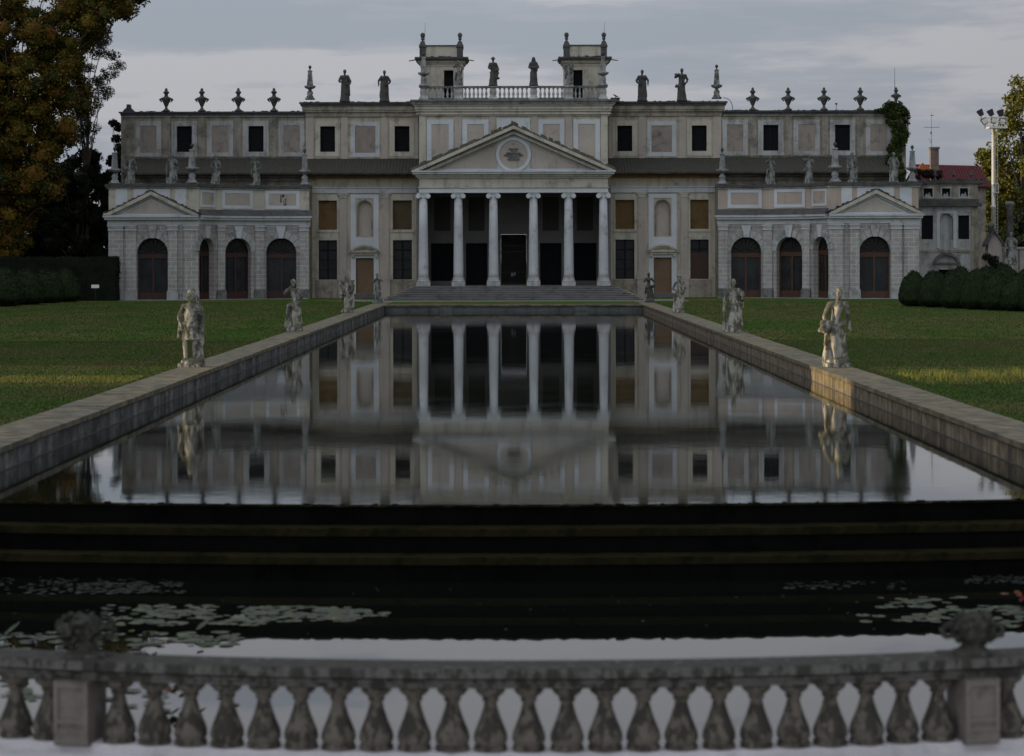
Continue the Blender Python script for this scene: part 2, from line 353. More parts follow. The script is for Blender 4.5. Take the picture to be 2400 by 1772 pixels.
for sg in (-1, 1):
    D = DM; fr = plane_fr(D, sg); sx = lambda u: SX(u, DM); zy = lambda y: ZY(y, DM)
    # ---- lower storey
    m = MB(); ops = []
    for a, b in ((238.5, 283), (414, 457)):
        ops += [(sx(a), sx(b), zy(537.5), zy(469), False), (sx(a), sx(b), zy(654.5), zy(562.5), False)]
    ops += [(sx(333.5), sx(364.5), zy(553), zy(470), True), (sx(328), sx(370), zy(688), zy(604.5), False)]
    wall(m, fr, sx(219), sx(487), GZ - 0.2, zy(404), ops, 0.35)
    m.build('wall', MT['tan'], palace)
    for a, b in ((238.5, 283), (414, 457)):
        bm = MB(); bm.box(sx(a), sx(b), 0.22, 0.28, zy(537.5), zy(469), fr)
        o = bm.build('boarded_window', MT['olive' if (a < 300) == (sg < 0) and sg < 0 else 'ochre'], palace)
        red = (sg > 0 and a > 300)
        w = glazed('window_frame', fr, sx(a), sx(b), zy(654.5), zy(562.5), 0.24, palace, 2, 4)
        if red:
            sh = MB(); sh.box(sx(a) + .06, sx(b) - .06, 0.13, 0.17, zy(653), zy(593), fr); sh.build('shutter', MT['redwood'], w)
        s = MB(); s.box(sx(a) - .12, sx(b) + .12, -0.07, 0.1, zy(469) , zy(455), fr)
        s.box(sx(a) - .14, sx(a), -0.04, 0.1, zy(655), zy(469) - .002, fr); s.box(sx(b), sx(b) + .14, -0.04, 0.1, zy(655), zy(469) - .002, fr)
        s.box(sx(a), sx(b), -0.038, 0.1, zy(562), zy(538), fr); s.box(sx(a) - .2, sx(b) + .2, -0.10, 0.1, zy(544), zy(538.3), fr)
        s.build('window_surround', MT['cream'], palace)
        s = MB(); s.box(sx(a) - .3, sx(b) + .3, -0.06, 0.1, GZ - .1, zy(656), fr); s.build('window_apron', MT['oldtan'], palace)
    # niche in its white surround
    n = MB(); n.box(sx(333.5) - .02, sx(364.5) + .02, 0.34, 0.4, zy(555), zy(468), fr); n.build('niche', MT['pink'], palace)
    w = MB(); frame_rect(w, fr, sx(328), sx(370), zy(557), zy(462), 0.0001, -.06, .05)
    w = MB(); w.box(sx(316), sx(328), -.07, .05, zy(688), zy(455), fr); w.box(sx(370), sx(382), -.07, .05, zy(688), zy(455), fr)
    w.box(sx(328), sx(370), -.068, .05, zy(464.5), zy(455), fr); w.box(sx(328), sx(370), -.068, .05, zy(604), zy(556), fr)
    w.build('niche_surround', MT['white2'], palace)
    w = MB(); arch_band(w, fr, sx(349), zy(470) - sx(15.5), sx(15.5), sx(18.5), -.05, .02); w.box(sx(330.5), sx(333.4), -.05, .02, zy(553), zy(486), fr); w.box(sx(364.6), sx(367.5), -.05, .02, zy(553), zy(486), fr)
    w.build('niche_moulding', MT['oldpink'], palace)
    # door with segmental pediment
    d_ = MB(); d_.box(sx(328), sx(370), .2, .28, zy(688), zy(604.5), fr); d_.build('door', MT['ochredoor'], palace)
    w = MB(); cz = zy(587) - 1.2; rr = math.hypot(sx(34), 1.2)
    a0 = math.atan2(1.2, sx(34)); arch_band(w, fr, sx(349), cz, rr - .17, rr, -.42, .02, a0, math.pi - a0, 14)
    arch_band(w, fr, sx(349), cz - .02, rr - .3, rr - .172, -.28, .02, a0, math.pi - a0, 14)
    w.box(sx(314.5), sx(383.5), -.42, .02, zy(591), zy(587), fr); w.box(sx(318), sx(380), -.26, .02, zy(597), zy(591.2), fr)
    w.box(sx(319), sx(325), -.3, .02, zy(602), zy(597.2), fr); w.box(sx(373), sx(379), -.3, .02, zy(602), zy(597.2), fr)
    w.build('door_pediment', MT['cream'], palace)
    w = MB(); w.prism([(sx(349) + (rr - .31) * math.cos(t), max(cz + (rr - .31) * math.sin(t), zy(587) + .002)) for t in [a0 + (math.pi - 2 * a0) * k / 12 for k in range(13)]], -.1, .02, fr)
    w.build('door_tympanum', MT['tan'], palace)
    w = MB()
    for k in range(2): w.box(sx(322) - .2 * k, sx(376) + .2 * k, -.5 - .3 * k, .2, GZ, zy(688) - .14 * k - .002, fr)
    w.build('door_step', MT['steps'], palace)
    # pilasters
    for u0, u1 in ((292, 309), (391, 408)):
        w = MB(); w.box(sx(u0), sx(u1), -.11, .05, zy(643), zy(463), fr)
        w.box(sx(u0 - 4), sx(u1 + 4), -.2, .05, zy(655), zy(643.2), fr); w.box(sx(u0 - 2.5), sx(u1 + 2.5), -.16, .05, GZ - .05, zy(655.2), fr)
        p = w.build('pilaster', MT['pink'], palace)
        w = MB(); w.box(sx(u0 - 4), sx(u1 + 4), -.2, .04, zy(456), zy(452.5), fr)
        for uu in (u0 - 1, u1 + 1):
            w.lathe([(sx(3.4), -.24), (sx(3.4), .02)], fr(sx(uu), 0, zy(459.5)), 10, M=Matrix.Rotation(R(90), 3, 'X'))
        w.box(sx(u0), sx(u1), -.17, .04, zy(463), zy(456.2), fr)
        w.build('capital', MT['cream'], p)
    w = MB(); w.box(sx(284), sx(287), -.05, .05, zy(650), zy(644), fr); w.build('string_course', MT['cream'], palace); w = MB(); w.box(sx(458), sx(487), -.05, .05, zy(650), zy(644), fr); w.build('string_course', MT['cream'], palace); w = MB(); w.box(sx(384), sx(386.5), -.05, .05, zy(650), zy(644), fr); w.build('string_course', MT['cream'], palace)
    # entablature and eave
    w = MB(); bands(w, D, 221, 487, [(452, 440.5, .12), (440.3, 437.5, .2)], fr, .3, (0, 0)); w.build('architrave', MT['white'], palace)
    w = MB(); bands(w, D, 221, 487, [(437.3, 416.6, .08)], fr, .3, (0, 0)); w.build('frieze', MT['tan'], palace)
    w = MB(); bands(w, D, 221, 700 if False else 487, [(416.4, 406.5, .55)], fr, .3, (0, 0)); w.build('eave', MT['orange'], palace)
    # lean-to roof from eave to the upper storey, running the whole wing
    w = MB(); n = 60; ua, ub = sx(221), sx(912)
    zt, zb = ZY(370, DU), ZY(404, DM - 1.3) 
    V = []; 
    for i in range(n + 1):
        s = ua + (ub - ua) * i / n; j = random.uniform(-.03, .03)
        V += [(s, -1.35, zb + j - .14), (s, -1.35, zb + j), (s, DU - DM + .05, zt + j * .5)]
    F = []
    for i in range(n):
        a = i * 3; b = a + 3; F += [(a, b, b + 1, a + 1), (a + 1, b + 1, b + 2, a + 2)]
    w.add([fr(*p) for p in V], F); w.build('lean_to_roof', MT['roof'], palace)
    # lower wall and mouldings of the far wing seen between the pavilion statues
    w = MB(); wall(w, fr, sx(487), sx(912), GZ - .2, zy(404)); w.build('wall', MT['oldtan'], palace)
    w = MB(); bands(w, D, 487, 912, [(423, 418, .22), (415, 411, .4), (409, 405, .7)], fr, .3, (0, 0)); w.build('cornice', MT['oldpink'], palace)
    w = MB(); w.box(sx(911.8), sx(911.8) + .3, -.0, 14, GZ, ZY(372, DM), fr); w.build('side_wall', MT['oldpink'], palace)

    # ---- upper storey, middle block
    D = DU; fr = plane_fr(D, sg); sx = lambda u: SX(u, DU); zy = lambda y: ZY(y, DU)
    m = MB(); ops = [(sx(a), sx(b), zy(355), zy(295), False) for a, b in ((243.5, 278.5), (418, 453))]
    wall(m, fr, sx(215), sx(487), zy(378), zy(262), ops, .4); m.box(sx(487) - .01, sx(487), .01, 12, zy(378), zy(240), fr); m.build('wall', MT['tan'], palace)
    for a, b in ((243.5, 278.5), (418, 453)):
        glazed('window_bars', fr, sx(a), sx(b), zy(355), zy(295), .3, palace, 1, 6, 'black')
        w = MB(); frame_rect(w, fr, sx(a), sx(b), zy(355), zy(295), sx(11), -.06, .03); w.build('window_surround', MT['cream'], palace)
    w = MB(); frame_rect(w, fr, sx(323.5), sx(371.5), zy(357.5), zy(295), sx(10), -.06, .03); w.build('panel_frame', MT['white'], palace)
    w = MB(); w.box(sx(323.5), sx(371.5), -.02, .03, zy(357.5), zy(295), fr); w.build('blind_panel', MT['brickpanel'], palace)
    for u0, u1 in ((223, 231), (294, 310), (388, 404), (468, 486.5)):
        w = MB(); w.box(sx(u0), sx(u1), -.09, .03, zy(372), zy(273), fr); w.build('pilaster', MT['pink'], palace)
    w = MB(); bands(w, D, 221, 487, [(272.8, 268, .16), (267.8, 262.5, .10), (262.3, 258, .24), (257.8, 248, .3)], fr, .5, (0, 1)); w.build('cornice', MT['oldtan'], palace)
    w = MB(); bands(w, D, 221, 487, [(247.8, 243.2, .42), (243, 239, .52)], fr, 12, (0, 1))
    for k in range(18):
        u = random.uniform(225, 485); w.box(sx(u), sx(u + random.uniform(2, 9)), -.45, .2, zy(239.1), zy(238.2 - random.random()), fr)
    w.build('roof_coping', MT['dark'], palace)
    # ---- upper storey, outer wing
    m = MB(); ops = [(sx(a), sx(b), zy(354.5), zy(294), False) for a, b in ((585.5, 621), (753.5, 789))]
    wall(m, fr, sx(487), sx(912), zy(378), zy(262), ops, .4); m.build('wall', MT['oldtan'], palace)
    w = MB(); w.box(sx(911.8), sx(911.8) + .3, .01, 12, zy(378), zy(268), fr); w.build('side_wall', MT['oldpink'], palace)
    for a, b in ((585.5, 621), (753.5, 789)):
        if sg > 0 and a < 600:
            glazed('window_bars', fr, sx(a), sx(b), zy(354.5), zy(294), .3, palace, 2, 1, 'black')
        else: glazed('window_bars', fr, sx(a), sx(b), zy(354.5), zy(294), .3, palace, 1, 6, 'black')
        w = MB(); frame_rect(w, fr, sx(a), sx(b), zy(354.5), zy(294), sx(12), -.06, .03); w.build('window_surround', MT['oldwhite'], palace)
    for a, b in ((500.5, 538.5), (667.5, 707), (836.5, 875)):
        w = MB(); w.box(sx(a), sx(b), -.02, .03, zy(356), zy(293), fr); w.build('blind_panel', MT['brickpanel'], palace)
        w = MB(); frame_rect(w, fr, sx(a), sx(b), zy(356), zy(293), sx(11), -.06, .03); w.build('panel_frame', MT['oldwhite'], palace)
    for u0 in (555, 638, 723, 804, 893):
        w = MB(); w.box(sx(u0), sx(u0 + 15), -.09, .03, zy(369), zy(273), fr); w.build('pilaster', MT['oldpink'], palace)
    w = MB(); bands(w, D, 488.5, 912, [(272.8, 269, .16)], fr, .5, (0, 1)); w.build('cornice', MT['oldwhite'], palace)
    w = MB(); bands(w, D, 488.5, 912, [(368, 365, .1)], fr, .1, (0, 0)); w.build('sill_course', MT['darkmid'], palace)
    w = MB(); bands(w, D, 488.5, 912, [(268.8, 264.3, .3), (264.1, 260.5, .42)], fr, 12, (0, 1))
    for k in range(30):
        u = random.uniform(490, 905); w.box(sx(u), sx(u + random.uniform(2, 9)), -.35, .1, zy(260.6), zy(259.8 - random.random() * 1.2), fr)
    w.build('roof_coping', MT['dark'], palace)
    if sg < 0:
        w = MB(); w.prism([(sx(888), zy(260.6)), (sx(915), zy(260.6)), (sx(911), zy(255)), (sx(906), zy(251)), (sx(905), zy(243)), (sx(898), zy(243)), (sx(897), zy(251)), (sx(892), zy(255))], -.3, .5, fr)
        w.build('acroterion', MT['dark'], palace)

# ---- central upper block
D = DC; fr = plane_fr(D); sx = lambda u: SX(u, DC); zy = lambda y: ZY(y, DC)
w = MB(); w.box(sx(-221), sx(221), 0, 14, zy(452), zy(262), fr); w.build('wall', MT['cream'], palace)
for sg in (-1, 1):
    f2 = plane_fr(D, sg)
    for a, b in ((69, 108.5), (151.5, 192)):
        w = MB(); frame_rect(w, f2, sx(a), sx(b), zy(400), zy(291), sx(11), -.06, .03, False); w.build('panel_frame', MT['white2'], palace)
        w = MB(); w.box(sx(a), sx(b), -.02, .03, zy(400), zy(291), f2); w.build('blind_panel', MT['pink'], palace)
    for u0, u1 in ((43, 57), (122, 138), (205, 220.5)):
        w = MB(); w.box(sx(u0), sx(u1), -.1, .03, zy(400), zy(272), f2); w.build('pilaster', MT['pink' if u0 < 200 else 'cream'], palace)
w = MB(); w.box(sx(-39), sx(39), -.03, .03, zy(330), zy(277), fr); w.build('blind_panel', MT['white2'], palace)
w = MB(); bands(w, D, -221, 221, [(271.8, 268.5, .14), (268.3, 264.5, .26), (264.3, 261.5, .16), (261.3, 256, .3), (255.8, 248.5, .38), (248.3, 245.5, .5)], fr, 8); w.build('cornice', MT['cream'], palace)
w = MB(); bands(w, D, -223, 223, [(245.3, 238.5, .58), (238.3, 234, .66)], fr, 8); w.build('cornice_slab', MT['darkmid'], palace)
# roof balustrade
rb = thing('roof_balustrade', 'grey stone balustrade along the top of the central block, between the two towers', 'balustrade', (0, D, ZY(234, D)))
w = MB(); w.box(sx(-219), sx(219), -.35, .0, zy(206.5), zy(202), fr); w.build('rail', MT['darkmid'], rb)
w = MB(); w.box(sx(-219), sx(219), -.35, .0, zy(234), zy(230), fr); w.build('plinth', MT['darkmid'], rb)
ped = [-210, -128, -47.5, 47.5, 130, 210]
for i, u in enumerate(ped):
    w = MB(); x = sx(u)
    w.lathe([(.40, zy(234)), (.40, zy(231)), (.34, zy(229)), (.27, zy(224)), (.31, zy(216)), (.25, zy(208)), (.40, zy(204.5)), (.40, zy(201.2))], (x, D - .18, 0), 4, True, R(45))
    w.build('pedestal', MT['oldwhite'], rb)
bal_me = None
for i in range(5):
    a, b = ped[i] + 11, ped[i + 1] - 11; nb = int((b - a) / 9.2)
    for k in range(nb):
        u = a + (b - a) * (k + .5) / nb
        if bal_me is None:
            w = MB(); h = zy(206.5) - zy(230)
            w.lathe([(.11, 0), (.11, .06 * h), (.06, .14 * h), (.12, .36 * h), (.10, .48 * h), (.05, .66 * h), (.05, .8 * h), (.10, .92 * h), (.11, h)], (0, 0, 0), 8)
            bo = w.build('baluster', MT['oldwhite'], None, True); bal_me = bo.data
        else:
            bo = bpy.data.objects.new('baluster', bal_me); COL.objects.link(bo)
        bo.location = (sx(u), D - .18, zy(230)); bo.parent = rb; bo.matrix_parent_inverse = wmat(rb).inverted()

# ---- towers
for sg in (-1, 1):
    D = 195.5; fr = plane_fr(D, sg); sx = lambda u: SX(u, 195.5); zy = lambda y: ZY(y, 195.5)
    t = thing('roof_tower', ('left' if sg < 0 else 'right') + ' square turret with dark doorway rising behind the roof balustrade', 'turret', (sx(168) * sg, D, ZY(234, D)), 'twin turrets on the central block')
    w = MB(); wall(w, fr, sx(119), sx(217), zy(238), zy(140), [(sx(140.5), sx(162.5), zy(234), zy(164.5), False)], .5)
    w.box(sx(119), sx(217), .5, 3.4, zy(238), zy(140), fr); w.box(sx(119), sx(119) + .01, .01, .5, zy(238), zy(140), fr); w.box(sx(217) - .01, sx(217), .01, .5, zy(238), zy(140), fr); w.build('wall', MT['cream'], t)
    w = MB(); w.box(sx(140.5), sx(162.5), .35, .45, zy(234), zy(164.5), fr); w.build('doorway', MT['black'], t)
    w = MB(); w.box(sx(136), sx(140.4), -.06, .03, zy(234), zy(161), fr); w.box(sx(162.6), sx(167), -.06, .03, zy(234), zy(161), fr); w.box(sx(140.4), sx(162.6), -.06, .03, zy(164.4), zy(161), fr); w.build('door_surround', MT['tan'], t)
    w = MB(); bands(w, D, 119, 217, [(155, 151, .06), (149, 146, .16), (145.8, 142.3, .26)], fr, 3.5); w.build('cornice', MT['tan'], t)
    w = MB(); bands(w, D, 119, 217, [(142, 138.5, .4), (138.3, 134, .5)], fr, 3.7)
    for k in range(12):
        u = random.uniform(118, 212); w.box(sx(u), sx(u + random.uniform(3, 9)), -.4, 0, zy(134), zy(133 - random.random() * 2), fr)
    for k in (-1, 1):
        xx = sx(168) + k * (sx(49) + .45); w.tube(fr(xx, -.4, zy(141)), fr(xx + k * .55, -.45, zy(143.5)), .05, .04)
    w.build('cornice_slab', MT['dark'], t)
    w = MB(); w.box(sx(120), sx(216), .05, 3.3, zy(134), zy(108), fr); w.build('parapet', MT['cream'], t)
    w = MB(); w.box(sx(120) - .06, sx(216) + .06, -.02, 3.4, zy(108), zy(105), fr); w.build('coping', MT['dark'], t)
    for u in (125, 212.5):
        w = MB(); x = sx(u) * sg
        w.lathe([(.26, zy(134)), (.26, zy(112)), (.32, zy(110)), (.30, zy(106)), (.20, zy(100)), (.17, zy(97))], (x, D + .2, 0), 4, True, R(45))
        w.lathe([(.13, zy(97)), (.08, zy(93.5)), (.17, zy(91)), (.12, zy(88)), (.2, zy(83)), (.19, zy(79)), (.1, zy(76.5)), (.02, zy(75.5))], (x, D + .2, 0), 10)
        w.build('finial', MT['dark'], t)
    w = MB(); x = sx(208 if sg < 0 else 213) * sg; w.tube((x, D + .25, zy(100)), (x + .06, D + .25, zy(52)), .022, .010, 5); w.build('lightning_rod', MT['lamp'], t)

# ---- portico
D = DP - .5; fr = plane_fr(D); sx = lambda u: SX(u, 189.5); zy = lambda y: ZY(y, 189.5)
PF = ZY(670, DP)                                   # portico floor
w = MB(); bands(w, D, -222, 222, [(451.5, 440.3, .0)], fr, 1.0, (0, 0))
for sg in (-1, 1):
    w.box(sx(212), sx(222), 1.0, DM - D, zy(451.5), zy(440.3), plane_fr(D, sg))
w.build('architrave', MT['white2'], palace)
w = MB(); bands(w, D, -222, 222, [(440.1, 438, .1), (437.8, 418, -.02)], fr, DC - D, (1, 1)); w.build('frieze', MT['cream'], palace)
w = MB(); bands(w, D, -222, 222, [(417.8, 414, .12), (413.8, 408.5, .26)], fr, DC - D, (1, 1)); w.build('cornice', MT['cream'], palace)
w = MB(); bands(w, D, -222, 222, [(408.3, 404, .5), (403.8, 400, .6)], fr, DC - D, (1, 1)); w.build('cornice_slab', MT['white'], palace)
ax, az, bx, bz = sx(238), zy(400), 0.0, zy(295)
n_ = Vector((ax, az - bz)).normalized(); th = .62
for sg in (-1, 1):
    f2 = plane_fr(D, sg)
    def rake(t0, t1, d0, x_in=0.0):
        # strip parallel to the slope, between perpendicular drops t0..t1 (vertical)
        return [(ax, az - 0 if t0 == 0 else az - 0), (0, bz - t0), (0, bz - t1), (ax - (t1 - t0) * ax / (bz - az), az)]
    w = MB()
    sl = (bz - az) / ax
    def strip(w, t0, t1, d0, d1):
        xa = ax - t0 / sl; xb = ax - t1 / sl
        w.prism([(xa, az + .002), (0, bz - t0), (0, bz - t1), (xb, az + .002)], d0, d1, f2)
    strip(w, 0, .28, -.6, DC - D); w.build('raking_cornice', MT['cream'], palace)
    w = MB(); strip(w, .282, .42, -.38, .6); w.build('raking_moulding', MT['darkmid'], palace)
    w = MB(); strip(w, .422, .66, -.2, .6); w.build('raking_moulding', MT['cream'], palace)
    w = MB()
    nt_ = 56
    for k in range(nt_):
        t = (k + random.uniform(0, .5)) / nt_; x = ax * (1 - t) ; z = az + (bz - az) * t
        h = random.uniform(.06, .2) + (.16 if random.random() < .3 else 0); L = random.uniform(.15, .34); y0 = random.uniform(-.55, -.3)
        if random.random() < .06: continue
        w.prism([(x + L, z - L * sl + .01), (x - L, z + L * sl + .01), (x - L * .9, z + L * sl * .9 + h), (x + L * .8, z - L * sl * .8 + h)], y0, y0 + random.uniform(1.6, 3), f2)
    w.prism([(ax - .5, az + .5 * sl + .005), (0, bz + .005), (0, bz + .1), (ax - .5, az + .5 * sl + .1)], -.3, DC - D, f2)
    w.build('roof_tiles', MT['roof2'], palace)
w = MB(); w.prism([(-ax, az), (ax, az), (0, bz)], .35, DC - D, fr); w.build('tympanum', MT['white2'], palace)
for sg in (-1, 1):
    f2 = plane_fr(D, sg); w = MB()
    w.prism([(sx(38), zy(394)), (sx(176), zy(394)), (sx(38), zy(332))], .31, .36, f2)
    w.build('tympanum_panel', MT['pink'], palace)
oc = fr(0, .3, zy(362)); RX = Matrix.Rotation(R(90), 3, 'X')
w = MB(); arch_band(w, fr, 0, zy(362), sx(33.5), sx(41), .2, .36, 0, 2 * math.pi, 40); o = w.build('oculus_ring', MT['white2'], palace)
w = MB(); w.prism([(sx(34) * math.cos(2 * math.pi * k / 40), zy(362) + sx(34) * math.sin(2 * math.pi * k / 40)) for k in range(40)], .29, .345, fr); o = w.build('oculus', MT['pink'], palace)
w = MB(); z0 = zy(362)
def P_(pts, d0=.14, d1=.31): w.prism([(sx(a), zy(b)) for a, b in pts], d0, d1, fr)
P_([(-15, 374), (15, 374), (12, 371), (-12, 371)]); P_([(-12, 370.8), (12, 370.8), (15, 360), (-15, 360)], .2)
P_([(-17, 359.8), (17, 359.8), (16, 357), (-16, 357)]); P_([(-10, 350), (10, 350), (11, 347), (-11, 347)]); P_([(-3, 356.8), (3, 356.8), (9, 350.2), (-9, 350.2)], .2)
for k in (-1, 1):
    for j in range(6):
        a = R(200 + j * 22); w.tube(fr(k * sx(19 + 4 * math.cos(a)), .22, zy(368 + 6 * math.sin(a))), fr(k * sx(19 + 4 * math.cos(a + .38)), .22, zy(368 + 6 * math.sin(a + .38))), .05, .05, 6)
w.lathe([(.06, 0), (.06, .1)], fr(0, .3, zy(337)), 8, M=RX)
w.build('emblem', MT['darkmid'], palace)
# columns
h0, h1 = PF, ZY(451.5, DP)
def mk_col(x):
    w = MB(); w.lathe([(SX(12.4, DP), h0 + .62), (SX(11.6, DP), h0 + 1.1), (SX(11.2, DP), h0 + 2.6), (SX(10.5, DP), (h0 + h1) / 2 + .8), (SX(9.2, DP), h1 - .46)], (x, DP, 0), 24)
    c = w.build('column', MT['white'], palace, True)
    w = MB(); w.lathe([(SX(15.8, DP), h0), (SX(15.8, DP), h0 + .34)], (x, DP, 0), 4, True, R(45)); w.lathe([(SX(15.5, DP), h0 + .342), (SX(15.8, DP), h0 + .42), (SX(14, DP), h0 + .5), (SX(13.8, DP), h0 + .56), (SX(12.8, DP), h0 + .64), (SX(12.6, DP), h0 + .75)], (x, DP, 0), 24)
    w.build('base', MT['oldwhite'], c)
    w = MB(); w.lathe([(SX(9.2, DP), h1 - .5), (SX(10.5, DP), h1 - .42), (SX(11, DP), h1 - .2)], (x, DP, 0), 20)
    w.box(x - SX(13.5, DP), x + SX(13.5, DP), DP - .42, DP + .42, h1 - .13, h1)
    for k in (-1, 1):
        w.lathe([(.1, -.47), (.2, -.46), (.2, -.36), (.15, -.2), (.15, .2), (.2, .36), (.2, .46), (.1, .47)], (x + k * SX(11.5, DP), DP, h1 - .29), 14, M=RX)
    w.box(x - SX(11, DP), x + SX(11, DP), DP - .36, DP + .36, h1 - .3, h1 - .132)
    w.build('capital', MT['white2'], c)
for u in (-211.5, -129.5, -47.3, 46.5, 128.8, 210.5): mk_col(SX(u, DP))
# portico interior
D = 196.4; fr = plane_fr(D); sx = lambda u: SX(u, 196.4); zy = lambda y: ZY(y, 196.4)
w = MB(); zf = PF
ops = [(sx(-30), sx(30), zf, zy(549), False)]
for sg in (-1, 1):
    for a, b in ((62, 112), (141, 194)):
        ops.append((min(sg * sx(a), sg * sx(b)), max(sg * sx(a), sg * sx(b)), zf + (0 if a < 100 else .35), zy(570), False))
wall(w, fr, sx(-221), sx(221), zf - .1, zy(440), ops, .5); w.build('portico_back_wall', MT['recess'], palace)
for o in ops:
    if o[0] < 0 < o[1]: continue
    m = MB(); m.box(o[0], o[1], .4, .46, o[2], o[3], fr); m.build('door', MT['black'], palace)
for sg in (-1, 1):
    f2 = plane_fr(D, sg)
    for a, b in ((68, 106), (148, 186)):
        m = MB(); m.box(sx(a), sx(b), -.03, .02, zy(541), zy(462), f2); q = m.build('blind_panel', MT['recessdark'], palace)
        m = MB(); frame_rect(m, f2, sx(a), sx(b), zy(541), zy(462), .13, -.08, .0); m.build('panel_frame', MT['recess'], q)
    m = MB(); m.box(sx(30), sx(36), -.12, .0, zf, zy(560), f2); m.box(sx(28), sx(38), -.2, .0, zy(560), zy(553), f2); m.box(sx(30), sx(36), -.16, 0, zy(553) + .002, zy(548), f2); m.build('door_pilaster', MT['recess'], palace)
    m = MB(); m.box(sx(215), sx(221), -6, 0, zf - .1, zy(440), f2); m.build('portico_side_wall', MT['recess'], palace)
m = MB(); m.box(sx(-42), sx(42), -.2, 0, zy(547.8), zy(540), fr); m.box(sx(-20), sx(20), -.28, 0, zy(521), zy(517), fr); m.box(sx(-12), sx(12), -.2, 0, zy(529), zy(521.2), fr); m.box(sx(-5), sx(5), -.14, 0, zy(536), zy(529.2), fr)
m.build('door_lintel', MT['recess'], palace)
m = MB(); m.box(sx(-30), sx(30), 2.5, 2.6, zf, zy(549), fr); m.build('passage', MT['black'], palace)
m = MB(); m.box(SX(-220, DP), SX(220, DP), DP + .3, DM, ZY(441, DP), ZY(440.2, DP)); m.build('portico_ceiling', MT['recess'], palace)
gt = MB()
for k in range(-12, 13):
    gt.tube(fr(sx(k * 2.4), .2, zf), fr(sx(k * 2.4), .2, zy(575)), .02, .02, 4)
for z in (zf + .15, zf + 1.1, zy(590), zy(575)): gt.box(sx(-30), sx(30), .17, .23, z - .03, z + .03, fr)
for k in range(-6, 7):
    for j in range(3):
        cx, cz = k * 4.4 + random.uniform(-.6, .6), 571 - j * 7 + random.uniform(-1, 1)
        if abs(cx) > 28 - j * 5: continue
        r = .09 + .03 * random.random()
        for i in range(7):
            a = 2 * math.pi * i / 8 + k; b = a + math.pi / 4
            gt.tube(fr(sx(cx) + r * math.cos(a), .2, zy(cz) + r * math.sin(a)), fr(sx(cx) + r * math.cos(b), .2, zy(cz) + r * math.sin(b)), .014, .014, 4)
gt.build('iron_gate', MT['recessdark'], palace)
gt = MB(); gt.box(sx(-6), sx(-1), .1, .13, zy(648), zy(640), fr); gt.box(sx(.5), sx(4), .1, .13, zy(646), zy(638), fr); gt.build('notice', MT['notice'], palace)
# steps
st = thing('staircase', 'broad worn grey stone steps spreading down from the portico to the lawn', 'steps', (0, 186, GZ))
N = 8; hr = (PF - GZ) / N
for k in range(N):
    m = MB(); z1 = PF - k * hr; y0 = DP - 1.0 - .62 * k; hw = SX(236, DP) + (SX(306, 184) - SX(236, DP)) * k / (N - 1)
    y0 = DP - 1.0 - (DP - 1.0 - 185.2) * k / (N - 1)
    m.box(-hw, hw, y0, y0 + 1.1 if k else DM + .2, z1 - hr - .02, z1 - .003 * k)
    q_ = m.build('step', MT['steps'], st); m = MB(); m.box(-hw - .02, hw + .02, y0 - .04, y0 + .3, z1 - .045, z1 + .001); m.build('nosing', MT['nosing'], q_)
m = MB(); m.box(-SX(222, DP), SX(222, DP), DP - .9, DM, GZ, PF - .02); m.build('landing', MT['steps'], st)
for sg in (-1, 1):
    m = MB(); m.prism([(sg * SX(236, DP), PF - .02), (sg * SX(236, DP), GZ), (sg * SX(318, 188), GZ)], 189.3, 196.9); m.build('flank', MT['oldtan'], st)
# small chimney and dish on the right roof
D = 199; c = thing('roof_vent', 'small masonry vent with a tilted dish beside the right end of the roof balustrade', 'roof vent', (SX(238, D), D, ZY(238, D)))
m = MB(); x = SX(239, D); m.box(x - .36, x + .36, D - .3, D + .4, ZY(240, D), ZY(231.5, D)); m.box(x - .42, x + .42, D - .36, D + .46, ZY(231.4, D), ZY(230, D)); m.build('vent_box', MT['darkmid'], c)
m = MB(); m.tube((x, D, ZY(230, D)), (x + .05, D, ZY(226.5, D)), .03); m.lathe([(.02, 0), (.2, .03), (.28, .1)], (x, D - .05, ZY(227, D)), 12, M=Matrix.Rotation(R(28), 3, 'Y')); m.build('dish', MT['darkmid'], c)
cb = MB(); pts = [(492, 230), (498, 231), (505, 234), (510, 240), (513, 248), (514.5, 262)]
for a, b in zip(pts, pts[1:]): cb.tube((SX(a[0] , 199), 199, ZY(a[1], 199)), (SX(b[0], 199), 199, ZY(b[1], 199)), .03, .03, 5)
tag(cb.build('looped_cable', MT['lamp'], None), 'thin dark cable bowed out from the roof corner by the right mid-roof obelisk', 'cable')
cb = MB(); x = SX(756, 199.5); cb.tube((x, 199.5, ZY(262, 199.5)), (x + .05, 199.5, ZY(243, 199.5)), .025); cb.box(x - .06, x + .12, 199.45, 199.55, ZY(247, 199.5), ZY(243, 199.5))
tag(cb.build('thin_rod', MT['lamp'], None), 'short thin rod on the right wing roof between the third and fourth urn', 'rod')
cb = MB(); x = SX(894, 199.5); cb.tube((x, 199.5, ZY(240, 199.5)), (x, 199.5, ZY(160, 199.5)), .035, .012, 5)
tag(cb.build('lightning_rod', MT['lamp'], None), 'tall thin rod rising from the urn at the ivy-covered right corner of the roof', 'lightning rod')

